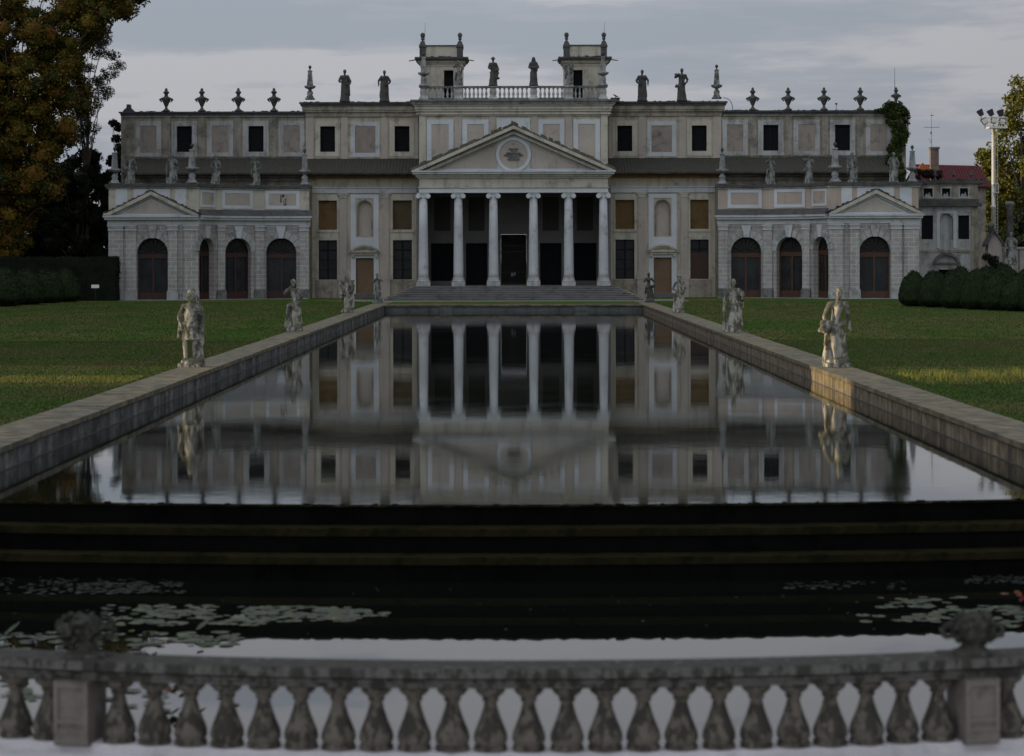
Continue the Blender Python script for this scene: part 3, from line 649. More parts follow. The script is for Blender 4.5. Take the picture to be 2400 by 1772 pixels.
# ================================================================== ARCADED PAVILIONS
for sg in (-1, 1):
    side = 'left' if sg < 0 else 'right'
    pv = thing('pavilion', side + ' rusticated pavilion with arcade of red-brown glazed doors and small pediment', 'pavilion', (sg * SX(848, 189), 189, GZ), 'twin arcaded pavilions')
    pts = [(949, 189.0), (738, 189.0), (696, 191.4), (585, 194.0), (479, 194.0)]
    W = [(SX(u, d), d) for u, d in pts]
    ztop = ZY(429, 189); z0 = GZ
    # arches per segment in px
    A = {0: [(810.5, 883)], 1: [(702.5, 737.5)], 2: [(616, 676)], 3: [(509.5, 580.5)]}
    PIL = {0: [(915, 949), (884, 909), (788, 810), (739, 772)], 1: [], 2: [(678, 695), (586, 607)], 3: [(480, 501)]}
    ATT = {0: [], 1: [], 2: [(611, 684)], 3: [(501, 582)]}
    def hit(u, A_, B_):
        # ray X = u*Y/FOC with segment A-B -> distance along it
        ax_, ay = A_; bx_, by = B_; k = u / FOC
        t = (k * ay - ax_) / ((bx_ - ax_) - k * (by - ay))
        return t * math.hypot(bx_ - ax_, by - ay)
    for si in range(4):
        Aa, Bb = W[si], W[si + 1]; L = math.hypot(Bb[0] - Aa[0], Bb[1] - Aa[1]); dx, dy = (Bb[0] - Aa[0]) / L, (Bb[1] - Aa[1]) / L
        # s runs from outer end to inner end; inward depth direction
        nx, ny = dy, -dx
        if ny < 0: nx, ny = -nx, -ny
        fr = (lambda Aa, dx, dy, nx, ny: (lambda s, d, z: (sg * (Aa[0] + s * dx + d * nx), Aa[1] + s * dy + d * ny, z)))(Aa, dx, dy, nx, ny)
        Dm = (Aa[1] + Bb[1]) / 2; zz = lambda y: ZY(y, 189.0)
        ops = []; zar = zz(555.5)
        for u1, u0 in [(b, a) for a, b in A[si]]:
            sa, sb = hit(u1, Aa, Bb), hit(u0, Aa, Bb)
            sa = max(sa, .05); sb = min(sb, L - .05)
            ops.append((min(sa, sb), max(sa, sb), z0, zar, True))
        w = MB(); wall(w, fr, 0, L, z0 - .1, zz(525), ops, .75); w.build('arcade_wall', MT['rusticwall'], pv)
        w = MB(); wall(w, fr, 0, L, zz(525.2), ztop, [], .1); w.build('attic_wall', MT['peach' if sg > 0 else 'cream'], pv)
        e = .0 if si in (1, 2) else 0
        ea = .35 if si == 0 else .0; eb = .25 if si == 3 else .0
        w = MB(); w.box(-ea * .3, L + eb * .3, -.05, .3, zz(525), zz(513.5), fr); w.build('frieze', MT['white'], pv)
        w = MB(); w.box(-ea * .9, L + eb * .6, -.34, .3, zz(513.3), zz(508), fr); w.box(-ea * 1.2, L + eb, -.46, .3, zz(507.8), zz(502.5), fr); w.build('cornice', MT['white'], pv)
        if si > 0:
            w = MB(); w.prism([(0, 0)] * 3, 0, 0) if False else None
            V = [fr(0, -.5, zz(502.3)), fr(L + eb, -.5, zz(502.3)), fr(L + eb, .02, zz(488)), fr(0, .02, zz(488)), fr(0, .02, zz(502.3)), fr(L + eb, .02, zz(502.3))]
            w.add(V, [(0, 1, 2, 3), (0, 3, 4), (1, 5, 2), (0, 4, 5, 1)]); w.build('lean_to_roof', MT['dark'], pv)
        w = MB(); w.box(-ea * .5, L + eb * .5, -.12, .5, zz(440), zz(436.5), fr); w.build('attic_cornice', MT['oldwhite'], pv)
        w = MB(); w.box(-ea * .8, L + eb * .8, -.24, .6, zz(436.3), zz(429.5), fr)
        for k in range(int(L * 3)):
            s = random.uniform(0, L - .3); w.box(s, s + random.uniform(.08, .35), -.2, .1, zz(429.6), zz(429.4) + random.uniform(.0, .05), fr)
        w.build('attic_coping', MT['dark'], pv)
        for u0, u1 in PIL[si]:
            sa, sb = sorted((hit(u0, Aa, Bb), hit(u1, Aa, Bb))); sa = max(sa, 0); sb = min(sb, L)
            w = MB(); wall(w, lambda s, d, z: fr(s, d - .14, z), sa, sb, z0, zz(525.2), [], .14)
            for s in (sa, sb): w.add([fr(s, -.14, z0), fr(s, 0, z0), fr(s, 0, zz(525)), fr(s, -.14, zz(525))], [(0, 1, 2, 3)])
            p = w.build('pilaster', MT['rustic'], pv)
            w = MB()
            for yt, yb, pj in ((526, 529, .24), (529.2, 533, .17), (535, 538.5, .2)): w.box(sa - (pj - .14), sb + (pj - .14), -pj, .0, zz(yb), zz(yt), fr)
            w.build('capital', MT['white'], p)
            w = MB(); w.box(sa - .08, sb + .08, -.26, 0, z0, z0 + .72, fr); w.box(sa - .04, sb + .04, -.2, 0, z0 + .722, z0 + .82, fr); w.build('pilaster_base', MT['darkmid' if si > 1 else 'oldwhite'], p)
        for (sa, sb, zb, zt, _) in ops:
            r = (sb - sa) / 2; cs = (sa + sb) / 2
            # voussoirs and keystone
            for half in (range(4), range(5, 9)):
              w = MB()
              for k in half:
                t0 = math.pi * (k + .06) / 9; t1 = math.pi * (k + .94) / 9
                w.prism([(cs + q * math.cos(t), zt - r + q * math.sin(t)) for q, t in ((r + .02, t0), (r + .62, t0), (r + .62, t1), (r + .02, t1))], -.06, .02, fr)
              w.build('voussoirs', MT['oldwhite'], pv)
            w = MB(); w.prism([(cs - .2, zt - .03), (cs + .2, zt - .03), (cs + .42, zz(527)), (cs - .42, zz(527))], -.16, .02, fr); w.build('keystone', MT['oldwhite' if si == 0 else 'white'], pv)
            # glazed door: frame, fanlight, glass
            g = MB(); g.prism(arch_poly(sa, sb, zb, zt), .62, .66, fr); dr = g.build('arched_door', MT['doorglass'], pv)
            f = MB(); t = .13; wm = MT['redwood' if sg < 0 else 'redwood2']
            zs = zt - r - .05
            f.box(sa, sa + t, .5, .61, zb, zs, fr); f.box(sb - t, sb, .5, .61, zb, zs, fr); f.box(sa + t, sb - t, .5, .608, zs - .38, zs, fr)
            f.box(sa + t, sb - t, .5, .607, zb, zb + .62, fr); f.box(cs - .09, cs + .09, .5, .606, zb + .62, zs - .38, fr)
            if sb - sa > 1.4:
                for q in (-.5, .5): f.box(cs + q * r - .02, cs + q * r + .02, .56, .604, zb + .62, zs - .38, fr)
            f.build('door_frame', wm, dr)
            f = MB(); f.prism([(cs + (r - .03) * math.cos(math.pi * k / 14), zs + .03 + (r - .03) * math.sin(math.pi * k / 14)) for k in range(15)], .55, .59, fr); fl = f.build('fanlight', MT['fanglass'], dr)
            f = MB()
            for k in range(1, 8):
                a = math.pi * k / 8; f.tube(fr(cs + .3 * math.cos(a), .54, zs + .02 + .3 * math.sin(a)), fr(cs + (r - .03) * math.cos(a), .54, zs + (r - .03) * math.sin(a)), .022, .022, 4)
            arch_band(f, fr, cs, zs, .28, .32, .52, .56, n=8); arch_band(f, fr, cs, zs, r - .07, r - .005, .5, .56, n=16)
            f.build('fanlight_bars', MT['frame'], dr)
            if si == 0 and False: pass
        for u0, u1 in ATT[si]:
            sa, sb = sorted((hit(u0, Aa, Bb), hit(u1, Aa, Bb)))
            w = MB(); frame_rect(w, fr, sa + .3, sb - .3, zz(478), zz(449), .28, -.05, .02); w.build('panel_frame', MT['white2'], pv)
            w = MB(); w.box(sa + .3, sb - .3, -.015, .02, zz(478), zz(449), fr); w.build('attic_panel', MT['peach' if sg > 0 else 'pink'], pv)
            if sg < 0 and si == 3:
                c0 = (sa + sb) / 2 + .05; w = MB(); Z = zz(478)
                for (x0, x1, a_, b_) in ((-.25, -.13, .25, .95), (-.12, .12, .7, .98), (.13, .22, .05, .6), (-.02, .05, .3, .45), (.2, .3, .45, .62), (.0, .3, .02, .14)):
                    w.prism([(c0 + x0, Z + a_), (c0 + x1, Z + a_ + .03), (c0 + x1 - .03, Z + b_), (c0 + x0 + .02, Z + b_ - .04)], -.022, .0, fr)
                w.build('fallen_plaster_patch', MT['recessdark'], pv)
        if si == 1:
            sa, sb = .25, L - .25
            w = MB(); frame_rect(w, fr, sa + .2, sb - .2, zz(478), zz(449), .2, -.05, .02); w.build('panel_frame', MT['white2'], pv)
            w = MB(); w.box(sa + .2, sb - .2, -.015, .02, zz(478), zz(449), fr); w.build('attic_panel', MT['peach' if sg > 0 else 'pink'], pv)
        if si == 0:
            S = lambda u: Aa[0] - SX(u, 189.0)
            for a, b in ((933, 905), (891, 805), (793, 768)):
                w = MB(); w.box(S(a), S(b), -.05, .02, zz(486), zz(441), fr); w.build('attic_panel', MT['white2'], pv)
            hw = SX(113, 189); cx = S(848); az_, bz_ = zz(502.3), zz(447)
            sl = (bz_ - az_) / hw
            w = MB(); w.prism([(cx - hw, az_), (cx + hw, az_), (cx, bz_)], -.1, .3, fr); w.build('tympanum', MT['white2'], pv)
            w = MB(); w.prism([(cx - hw * .56, az_ + .16), (cx + hw * .56, az_ + .16), (cx, az_ + .16 + hw * .56 * sl)], -.14, .0, fr); w.build('tympanum_panel', MT['pink'], pv)
            for q in (-1, 1):
                w = MB(); w.prism([(cx + q * hw, az_ + .001), (cx, bz_), (cx, bz_ - .3), (cx + q * (hw - .3 / sl), az_ + .001)], -.5, .25, fr); w.build('raking_cornice', MT['cream'], pv)
                w = MB(); w.prism([(cx + q * (hw - .31 / sl), az_ + .001), (cx, bz_ - .31), (cx, bz_ - .5), (cx + q * (hw - .5 / sl), az_ + .001)], -.3, .25, fr); w.build('raking_moulding', MT['oldwhite'], pv)
                w = MB(); w.prism([(cx + q * (hw - .2), az_ + .2 * sl + .004), (cx, bz_ + .004), (cx, bz_ + .12), (cx + q * (hw - .2), az_ + .2 * sl + .1)], -.4, .2, fr)
                for k in range(16):
                    t = random.random(); x = cx + q * hw * t; z = bz_ - (bz_ - az_) * t; l = random.uniform(.1, .25)
                    w.prism([(x - l, z + .05 - (-l) * q * sl * -1 * 0 + .02), (x + l, z + .02), (x + l * .8, z + .1 + random.random() * .1), (x - l * .8, z + .16)], -.35, 0, fr)
                w.build('roof_tiles', MT['dark'], pv)
            # solid end wall
            w = MB(); w.box(0, .4, .01, 9, z0 - .1, ztop, fr); w.build('side_wall', MT['rustic'], pv)
    w = MB(); P0 = W[4]; w.box(sg * (P0[0] + .02), sg * (P0[0] + .4), 194.02, 197.0, z0, ztop); w.build('side_wall', MT['oldtan'], pv)
    w = MB(); V = [(sg * x, y + .2, ztop - .3) for x, y in W] + [(sg * W[4][0], 198.4, ztop - .3), (sg * W[0][0], 198.4, ztop - .3)]
    w.add(V, [tuple(range(len(V)))]); w.build('flat_roof', MT['dark'], pv)
    w = MB(); V = [(sg * x, y - 1.0, GZ + .03) for x, y in W] + [(sg * W[4][0], W[4][1] + .4, GZ + .03), (sg * W[0][0], W[0][1] + .4, GZ + .03)]
    w.add(V + [(a, b, GZ - .2) for a, b, c in V], [tuple(range(7))] + [(i, i + 7, (i + 1) % 7 + 7, (i + 1) % 7) for i in range(7)]); w.build('plinth_kerb', MT['oldwhite'], pv)
# ================================================================== URNS AND OBELISKS
def urn_mesh(w):
    H = 2.02
    w.lathe([(.34, 0), (.34, .1), (.22, .16), (.12, .28), (.10, .42), (.16, .5), (.2, .62), (.3, .82), (.40, 1.02), (.42, 1.12), (.36, 1.2), (.2, 1.27), (.15, 1.36), (.14, 1.48), (.22, 1.56), (.27, 1.62), (.22, 1.7), (.12, 1.78), (.13, 1.86), (.1, 1.95), (.02, 2.02)], (0, 0, 0), 16)
    for k in (-1, 1):
        w.capsule((k * .38, 0, 1.12), (k * .52, 0, 1.02), .07, .09, 8); w.capsule((k * .52, 0, 1.02), (k * .4, 0, .84), .09, .05, 8)
def place_urn(i, x, D, ytop, ybase, label, mat='dark'):
    h = (ybase - ytop) * D / FOC; o = thing('roof_urn', label, 'urn', (x, D, ZY(ybase, D)), 'lidded urns along the wing roofs', rz=random.uniform(-.2, .2), sc=h / 2.02)
    w = MB(); urn_mesh(w)
    c = bpy.data.objects.new('urn_body', URN); COL.objects.link(c); c.parent = o
    if c.data.materials[0] is not MT[mat]: pass
    return o
w = MB(); urn_mesh(w); _o = w.build('urn_body', MT['statuedark'], None, True); URN = _o.data; bpy.data.objects.remove(_o)
ordl = ['nearest the far left corner', 'second from the far left corner', 'third from the far left corner', 'next to the tall obelisk']
for k, u in enumerate((813.5, 730, 644.5, 561)):
    place_urn(k, -SX(u, 199.4), 199.4, 204.5, 260, 'dark lidded stone urn on the left wing roof, ' + ordl[k])
ordr = ['next to the tall obelisk', 'second from the obelisk', 'third from the obelisk', 'beside the ivy', 'on the ivy-covered corner']
for k, u in enumerate((561, 644, 728, 813, 897)):
    place_urn(k, SX(u, 199.4), 199.4, 206, 260 if k < 4 else 248, 'dark lidded stone urn on the right wing roof, ' + ordr[k])
def obelisk(x, D, ybase, ytop, label, mat='finial', ped=False):
    H = (ybase - ytop) * D / FOC
    o = thing('obelisk', label, 'obelisk', (x, D, ZY(ybase, D)), 'stone obelisks on the parapets'); k = H / 3.0
    P = lambda L: [(r * k, z * k) for r, z in L]
    w = MB(); w.lathe(P([(.40, 0), (.40, .12), (.28, .16), (.28, .3)]), (x, D, ZY(ybase, D)), 4, True, R(45)); w.lathe(P([(.3, .3), (.22, .36), (.26, .5), (.27, .62), (.2, .74), (.13, .82), (.14, .88)]), (x, D, ZY(ybase, D)), 14)
    w.build('foot', MT[mat], o, True)
    w = MB(); w.lathe(P([(.14, .88), (.24, .92), (.44, 1.02), (.5, 1.12), (.5, 1.2), (.28, 1.24)]), (x, D, ZY(ybase, D)), 18); w.build('bowl', MT[mat], o, True)
    w = MB(); w.lathe(P([(.25, 1.24), (.16, 2.42), (.2, 2.45), (.2, 2.5), (.12, 2.56)]), (x, D, ZY(ybase, D)), 4, True, R(45)); w.build('spire', MT[mat], o)
    w = MB(); w.lathe(P([(.05, 2.56), (.05, 2.68), (.1, 2.72), (.14, 2.8), (.14, 2.86), (.1, 2.94), (.02, 3.0)]), (x, D, ZY(ybase, D)), 12); w.build('ball', MT['statuedark'], o, True)
    return o
for sg, s in ((-1, 'left'), (1, 'right')):
    obelisk(sg * SX(476.5, 199.4), 199.4, 232.5, 152, 'dark obelisk on the %s outer corner of the middle roof' % s, 'statuemid')
    obelisk(sg * SX(210, 193.8), 193.7, 202, 121, 'pale obelisk at the %s end of the roof balustrade before the turret' % s)
    obelisk(sg * SX(936, 188.9), 189.2, 429, 342, 'pale obelisk on the outer corner of the %s pavilion parapet' % s)
    obelisk(sg * SX(755, 188.9), 189.3, 429, 334, 'tallest pale obelisk on the %s pavilion parapet, above its inward corner' % s)
    obelisk(sg * SX(490, 194), 194.3, 433, 347, 'pale obelisk on the %s pavilion parapet beside the main facade' % s)

# ================================================================== STATUES
def sculpt(build, voxel=.022, folds=True, seed=0):
    w = MB(); build(w)
    me = bpy.data.meshes.new('tmp'); me.from_pydata(w.v, [], w.f)
    bm = bmesh.new(); bm.from_mesh(me); bmesh.ops.recalc_face_normals(bm, faces=bm.faces); bm.to_mesh(me); bm.free()
    o = bpy.data.objects.new('tmp', me); COL.objects.link(o)
    md = o.modifiers.new('r', 'REMESH'); md.mode = 'VOXEL'; md.voxel_size = voxel; md.use_smooth_shade = True
    s = o.modifiers.new('s', 'SMOOTH'); s.factor = .5; s.iterations = 2
    dg = bpy.context.evaluated_depsgraph_get(); e = o.evaluated_get(dg)
    m2 = bpy.data.meshes.new_from_object(e)
    bpy.data.objects.remove(o)
    # carved drapery: small folds pushed along the normal
    if folds:
        for v in m2.vertices:
            p = v.co; n = v.normal
            a = noise.noise(Vector((p.x * 9 + seed, p.y * 9, p.z * 2.6))) * .022 + noise.noise(Vector((p.x * 22, p.y * 22 + seed, p.z * 9))) * .009
            if p.z > 1.62 or p.z < .12: a *= .3
            v.co = p + n * a
    m2.shade_smooth()
    return m2
def hand(w, p, d, r=.035):
    """palm with four unequal bent fingers and a side thumb"""
    p = Vector(p); d = Vector(d).normalized(); side = d.cross(Vector((0, 1, 0)))
    if side.length < .1: side = Vector((1, 0, 0))
    side.normalize(); nrm = d.cross(side)
    w.capsule(p, p + d * .07, r * .85, r, 8, 1, .7)
    for k, L in enumerate((.055, .068, .064, .048)):
        b = p + d * .085 + side * ((k - 1.5) * .019); m_ = b + d * L * .55 + nrm * .006
        w.capsule(b, m_, .010, .009, 6); w.capsule(m_, m_ + d * L * .4 + nrm * .022, .009, .008, 6)
    b = p + d * .025 + side * -.034; w.capsule(b, b + d * .03 - side * .022, .012, .011, 6); w.capsule(b + d * .03 - side * .022, b + d * .065 - side * .02, .011, .009, 6)
def figure(w, P):
    """a standing carved figure 1.8 m high on a low plinth; P describes pose and clothing"""
    lean = P.get('lean', 0.0); hipx = P.get('hip', .03)
    hx = lambda z: lean * z + hipx * math.sin(min(z, 1.3) / 1.3 * math.pi)
    b = .14
    # plinth
    w.box(-.30, .30, -.24, .24, 0, .10); w.lathe([(.27, .08), (.25, .16), (.2, .2)], (0, 0, 0), 10)
    hipz, sh = b + .92, b + 1.40
    C = Vector((hx(hipz), 0, hipz)); S = Vector((hx(sh) + P.get('sway', 0), .0, sh))
    w.capsule(C, C + (S - C) * .35, .15, .125, 14, 1.05, .8); w.capsule(C + (S - C) * .35, S - Vector((0, 0, .1)), .125, .175, 14, 1.08, .72)
    w.capsule(S + Vector((-.15, 0, -.03)), S + Vector((.15, 0, -.03)), .075, .075, 10)
    ht = P.get('turn', 0.0)
    Hc = S + Vector((P.get('headx', 0), -.03, .225))
    w.capsule(S, Hc - Vector((0, 0, .05)), .07, .058, 10)
    w.capsule(Hc + Vector((0, 0, -.045)), Hc + Vector((0, 0, .045)), .078, .098, 14, .92, 1.08)
    f = Vector((math.sin(ht), -math.cos(ht), 0))
    w.capsule(Hc + f * .095 + Vector((0, 0, .02)), Hc + f * .122 + Vector((0, 0, -.025)), .011, .018, 6)
    w.capsule(Hc + f * .07 + Vector((0, 0, -.09)), Hc + f * .085 + Vector((0, 0, -.085)), .028, .026, 6)
    w.capsule(Hc + f * .085 + Vector((-.035, 0, .035)), Hc + f * .085 + Vector((.035, 0, .035)), .016, .016, 6)
    hair = P.get('hair', 'short')
    if hair == 'bun': w.capsule(Hc - f * .10 + Vector((0, 0, .03)), Hc - f * .13 + Vector((0, 0, .06)), .05, .045, 8); w.capsule(Hc - f * .02 + Vector((0, 0, .05)), Hc + Vector((0, 0, .07)), .1, .09, 10)
    elif hair == 'helmet':
        w.capsule(Hc + Vector((0, 0, .04)), Hc + Vector((0, 0, .09)), .118, .10, 12)
        for k in range(6):
            a = -.5 + k * .42; w.capsule(Hc - f * (.06 + .06 * math.sin(a + .5)) + Vector((0, 0, .17 - .05 * k)), Hc - f * (.1 + .04 * k) + Vector((0, 0, .14 - .07 * k)), .045, .04, 7)
    elif hair == 'veil':
        w.capsule(Hc + Vector((0, .02, .05)), Hc + Vector((0, .08, -.32)), .115, .2, 12, 1, .7)
    elif hair == 'hat': w.lathe([(.19, 0), (.17, .03), (.1, .05), (.09, .12), (.02, .15)], Hc + Vector((0, 0, .06)), 12)
    else: w.capsule(Hc + Vector((0, .02, .045)), Hc + Vector((0, .01, .065)), .107, .10, 10)
    for k in (-1, 1): w.capsule(Hc + Vector((k * .088 * math.cos(ht), k * .088 * math.sin(ht), .0)), Hc + Vector((k * .09 * math.cos(ht), k * .09 * math.sin(ht), -.03)), .018, .014, 6)
    # legs
    legs = P.get('legs', [(-.10, -.10, -.02), (.11, .04, .0)])
    for k, (fx, fy, kn) in zip((-1, 1), legs):
        h = C + Vector((k * .085, 0, -.04)); kx = (h.x + fx) / 2 + kn; kp = Vector((kx, fy * .6 - .04, b + .5)); an = Vector((fx, fy + .03, b + .09))
        w.capsule(h, kp, .098, .062, 12); w.capsule(kp, kp + (an - kp) * .35, .062, .064, 12); w.capsule(kp + (an - kp) * .35, an, .064, .038, 12)
        w.capsule(an + Vector((0, .02, -.04)), an + Vector((k * .025, -.15, -.06)), .042, .034, 8)
    dr = P.get('drape', 'gown')
    def loft(rings, n=40):
        V = []; F = []
        for (cx, cy, z, rx, ry, am, nf, ph) in rings:
            for k in range(n):
                a = 2 * math.pi * k / n; q = 1 + am * math.sin(nf * a + ph) + am * .5 * math.sin(nf * 1.7 * a + 2 * ph)
                V.append((cx + rx * q * math.cos(a), cy + ry * q * math.sin(a), z))
        m = len(rings)
        for i in range(m - 1):
            for k in range(n): k2 = (k + 1) % n; F.append((i * n + k, i * n + k2, (i + 1) * n + k2, (i + 1) * n + k))
        F.append(tuple(reversed(range(n)))); F.append(tuple((m - 1) * n + k for k in range(n)))
        w.add(V, F)
    ph = P.get('ph', 0)
    if dr == 'gown':
        loft([(0, 0, .12, .27, .22, .09, 9, ph), (hx(.5) * .5, 0, .45, .24, .2, .08, 9, ph + .3), (hx(.9), 0, .85, .215, .18, .06, 8, ph + .6), (hx(1.1), 0, 1.12, .17, .145, .04, 7, ph), (S.x, 0, 1.36, .2, .14, .03, 6, ph), (S.x, 0, 1.52, .12, .09, .0, 6, 0)])
        w.capsule((C.x + .2, -.08, 1.0), (S.x - .14, -.12, 1.42), .06, .05, 8); w.capsule((C.x - .2, -.06, .9), (C.x + .22, -.12, 1.05), .055, .06, 8)
    elif dr == 'tunic':
        loft([(C.x, 0, .68, .23, .19, .10, 10, ph), (C.x, 0, .86, .205, .175, .08, 9, ph), (C.x, 0, 1.08, .15, .135, .03, 8, ph), (S.x, 0, 1.34, .2, .145, .02, 8, ph), (S.x, 0, 1.5, .13, .09, 0, 8, 0)])
        w.capsule((C.x - .14, -.05, 1.09), (C.x + .14, -.05, 1.07), .075, .075, 8)
    elif dr == 'waist':
        loft([(.05, .07, .12, .22, .17, .1, 8, ph), (.05, .06, .5, .19, .16, .09, 8, ph + .4), (C.x + .01, .03, .85, .2, .17, .08, 8, ph + .7), (C.x, 0, 1.02, .185, .16, .05, 7, ph)])
        w.capsule((C.x - .2, -.1, .93), (C.x + .2, -.13, 1.07), .07, .055, 8); w.capsule((C.x - .2, -.05, .98), (C.x - .24, .02, .55), .07, .05, 8)
    if P.get('cape'):
        loft([(C.x, .14, P['cape'], .28, .09, .1, 7, ph), (C.x, .13, 1.1, .25, .09, .07, 7, ph), (S.x, .08, 1.42, .22, .09, .03, 7, ph), (S.x, .04, 1.54, .14, .08, 0, 7, 0)])
    if P.get('stump') is not None:
        x = P['stump']; w.capsule((x, .1, .1), (x * .8, .12, .75), .10, .075, 10); w.capsule((x, .1, .1), (x * 1.15, .0, .16), .12, .1, 8); w.capsule((x * .8, .12, .6), (x * 1.1, .05, .8), .05, .04, 8)
    for k, A in zip((-1, 1), P['arms']):
        s0 = S + Vector((k * .19, 0, -.03)); e = Vector(A[0]); h = Vector(A[1])
        w.capsule(s0, e, .074, .056, 10); w.capsule(e, h, .056, .036, 10)
        hand(w, h, (h - e))
        if P.get('sleeves', dr == 'gown'): w.capsule(s0, e, .085, .075, 10); w.capsule(e, e + (h - e) * .4 + Vector((0, 0, -.08)), .07, .05, 8)
    for pr in P.get('props', []):
        if pr[0] == 'staff': w.capsule(pr[1], pr[2], .03, .03, 8)
        if pr[0] == 'pillar': w.capsule(pr[1], pr[2], .06, .055, 10)
        if pr[0] == 'bundle':
            for j in range(7):
                q = Vector(pr[1]) + Vector((random.uniform(-.08, .08), random.uniform(-.06, .06), random.uniform(-.08, .08))); w.capsule(q, q + Vector((random.uniform(-.06, .06), 0, random.uniform(-.06, .06))), .07, .06, 8)
        if pr[0] == 'cloth': w.capsule(pr[1], pr[2], pr[3], pr[4], 10, 1, .55)
        if pr[0] == 'shield': w.lathe([(.02, -.03), (.2, -.02), (.22, .02), (.03, .05)], pr[1], 16, M=Matrix.Rotation(R(90), 3, 'X') @ Matrix.Scale(1.0, 3))
dn = lambda k: ((k * .27, .03, 1.24), (k * .26, -.06, .96))
FIG = {
 'soldier': dict(hair='helmet', turn=-.7, drape='tunic', stump=.2, hip=-.02, legs=[(-.12, -.12, -.03), (.08, -.02, .02)], arms=[((-.31, .0, 1.24), (-.22, -.12, 1.02)), ((.3, .05, 1.24), (.28, -.02, .98))], props=[('cloth', (-.27, .06, 1.42), (-.33, .06, .78), .06, .08), ('cloth', (.2, .12, 1.44), (.2, .14, .6), .09, .1), ('cloth', (-.18, -.08, 1.5), (.2, -.06, 1.42), .06, .05)]),
 'armup': dict(hair='short', turn=-.5, drape='waist', sway=-.04, hip=.07, lean=-.02, legs=[(-.04, -.14, .02), (.17, .02, .02)], headx=.02, arms=[((-.36, -.06, 1.38), (-.12, -.14, 1.66)), ((.27, .06, 1.27), (.12, .1, 1.02))], props=[('cloth', (-.22, .06, .95), (-.28, .1, .2), .1, .15)]),
 'winged': dict(hair='veil', turn=.4, drape='waist', cape=.7, hip=-.04, legs=[(-.1, -.1, 0), (.12, .05, 0)], arms=[((-.34, .02, 1.34), (-.2, -.14, 1.15)), ((.33, .03, 1.3), (.22, -.12, 1.1))], props=[('cloth', (-.26, .05, 1.56), (.28, .05, 1.58), .1, .1), ('cloth', (.26, .06, 1.4), (.24, .08, .3), .12, .14), ('cloth', (-.26, .06, 1.4), (-.28, .08, .8), .1, .1)]),
 'flutist': dict(hair='short', turn=.6, drape='tunic', hip=.06, stump=.22, legs=[(-.12, -.08, 0), (.1, -.02, 0)], arms=[((-.34, -.08, 1.36), (-.1, -.2, 1.55)), ((.34, -.06, 1.38), (.08, -.2, 1.52))]),
 'basket': dict(hair='bun', turn=-.5, drape='waist', lean=.0, sway=.03, hip=-.06, stump=.2, legs=[(-.06, -.14, -.02), (.16, .02, .04)], headx=.03, arms=[((-.3, -.04, 1.22), (-.3, -.14, 1.02)), ((.3, .1, 1.26), (.34, .1, 1.0))], props=[('bundle', (-.33, -.14, .98)), ('cloth', (-.3, -.02, 1.05), (-.22, .0, .7), .07, .09), ('cloth', (-.2, .08, .7), (-.26, .1, .15), .1, .13)]),
 'pillar': dict(hair='bun', turn=.3, drape='gown', hip=.05, arms=[((-.3, -.02, 1.24), (-.3, -.14, 1.08)), ((.34, -.02, 1.28), (.28, -.18, 1.3))], props=[('pillar', (-.34, .0, .1), (-.34, -.02, 1.15)), ('cloth', (.3, .02, 1.4), (.32, .05, .9), .1, .07), ('cloth', (.2, 0, .8), (.24, .05, .15), .1, .14)]),
 'reacher': dict(hair='hat', turn=.5, drape='waist', hip=.08, lean=.03, legs=[(-.12, -.06, -.02), (.12, -.06, .05)], stump=-.22, arms=[((-.3, .0, 1.2), (-.12, -.18, 1.1)), ((.34, -.02, 1.22), (.2, -.2, 1.05))], props=[('cloth', (.2, .04, 1.1), (.28, .05, .7), .1, .06)]),
 'leaner': dict(hair='short', turn=.4, drape='waist', hip=-.06, sway=-.05, arms=[((-.36, -.02, 1.32), (-.2, -.16, 1.42)), ((.33, .05, 1.28), (.24, -.08, 1.02))], stump=.2, props=[('bundle', (.26, -.05, 1.05))]),
 'matron': dict(hair='veil', turn=0, drape='gown', hip=0, arms=[((-.31, -.04, 1.24), (-.06, -.2, 1.22)), ((.31, -.04, 1.24), (.08, -.2, 1.16))]),
 'orator': dict(hair='short', turn=-.3, drape='gown', cape=.35, hip=.04, arms=[((-.34, -.03, 1.26), (-.18, -.2, 1.2)), ((.33, .0, 1.22), (.28, -.14, 1.02))]),
 'walker': dict(hair='short', turn=.5, drape='gown', cape=.2, hip=-.05, arms=[((-.36, .0, 1.28), (-.34, -.12, 1.02)), ((.34, .0, 1.24), (.22, -.16, 1.1))]),
 'vinebearer': dict(hair='hat', turn=.2, drape='gown', hip=.03, arms=[((-.3, -.02, 1.24), (-.12, -.2, 1.2)), ((.32, 0, 1.24), (.36, -.06, .98))], props=[('bundle', (.33, .0, 1.12)), ('bundle', (.32, .0, .85)), ('bundle', (.3, .0, .58))]),
 'carrier': dict(hair='short', turn=-.3, drape='gown', hip=-.04, arms=[((-.38, -.04, 1.4), (-.24, -.12, 1.52)), ((.33, .02, 1.26), (.24, -.1, 1.04))], props=[('bundle', (-.28, -.06, 1.5)), ('bundle', (-.3, -.1, .85))]),
}
HGT = 2.0
meshes = {}
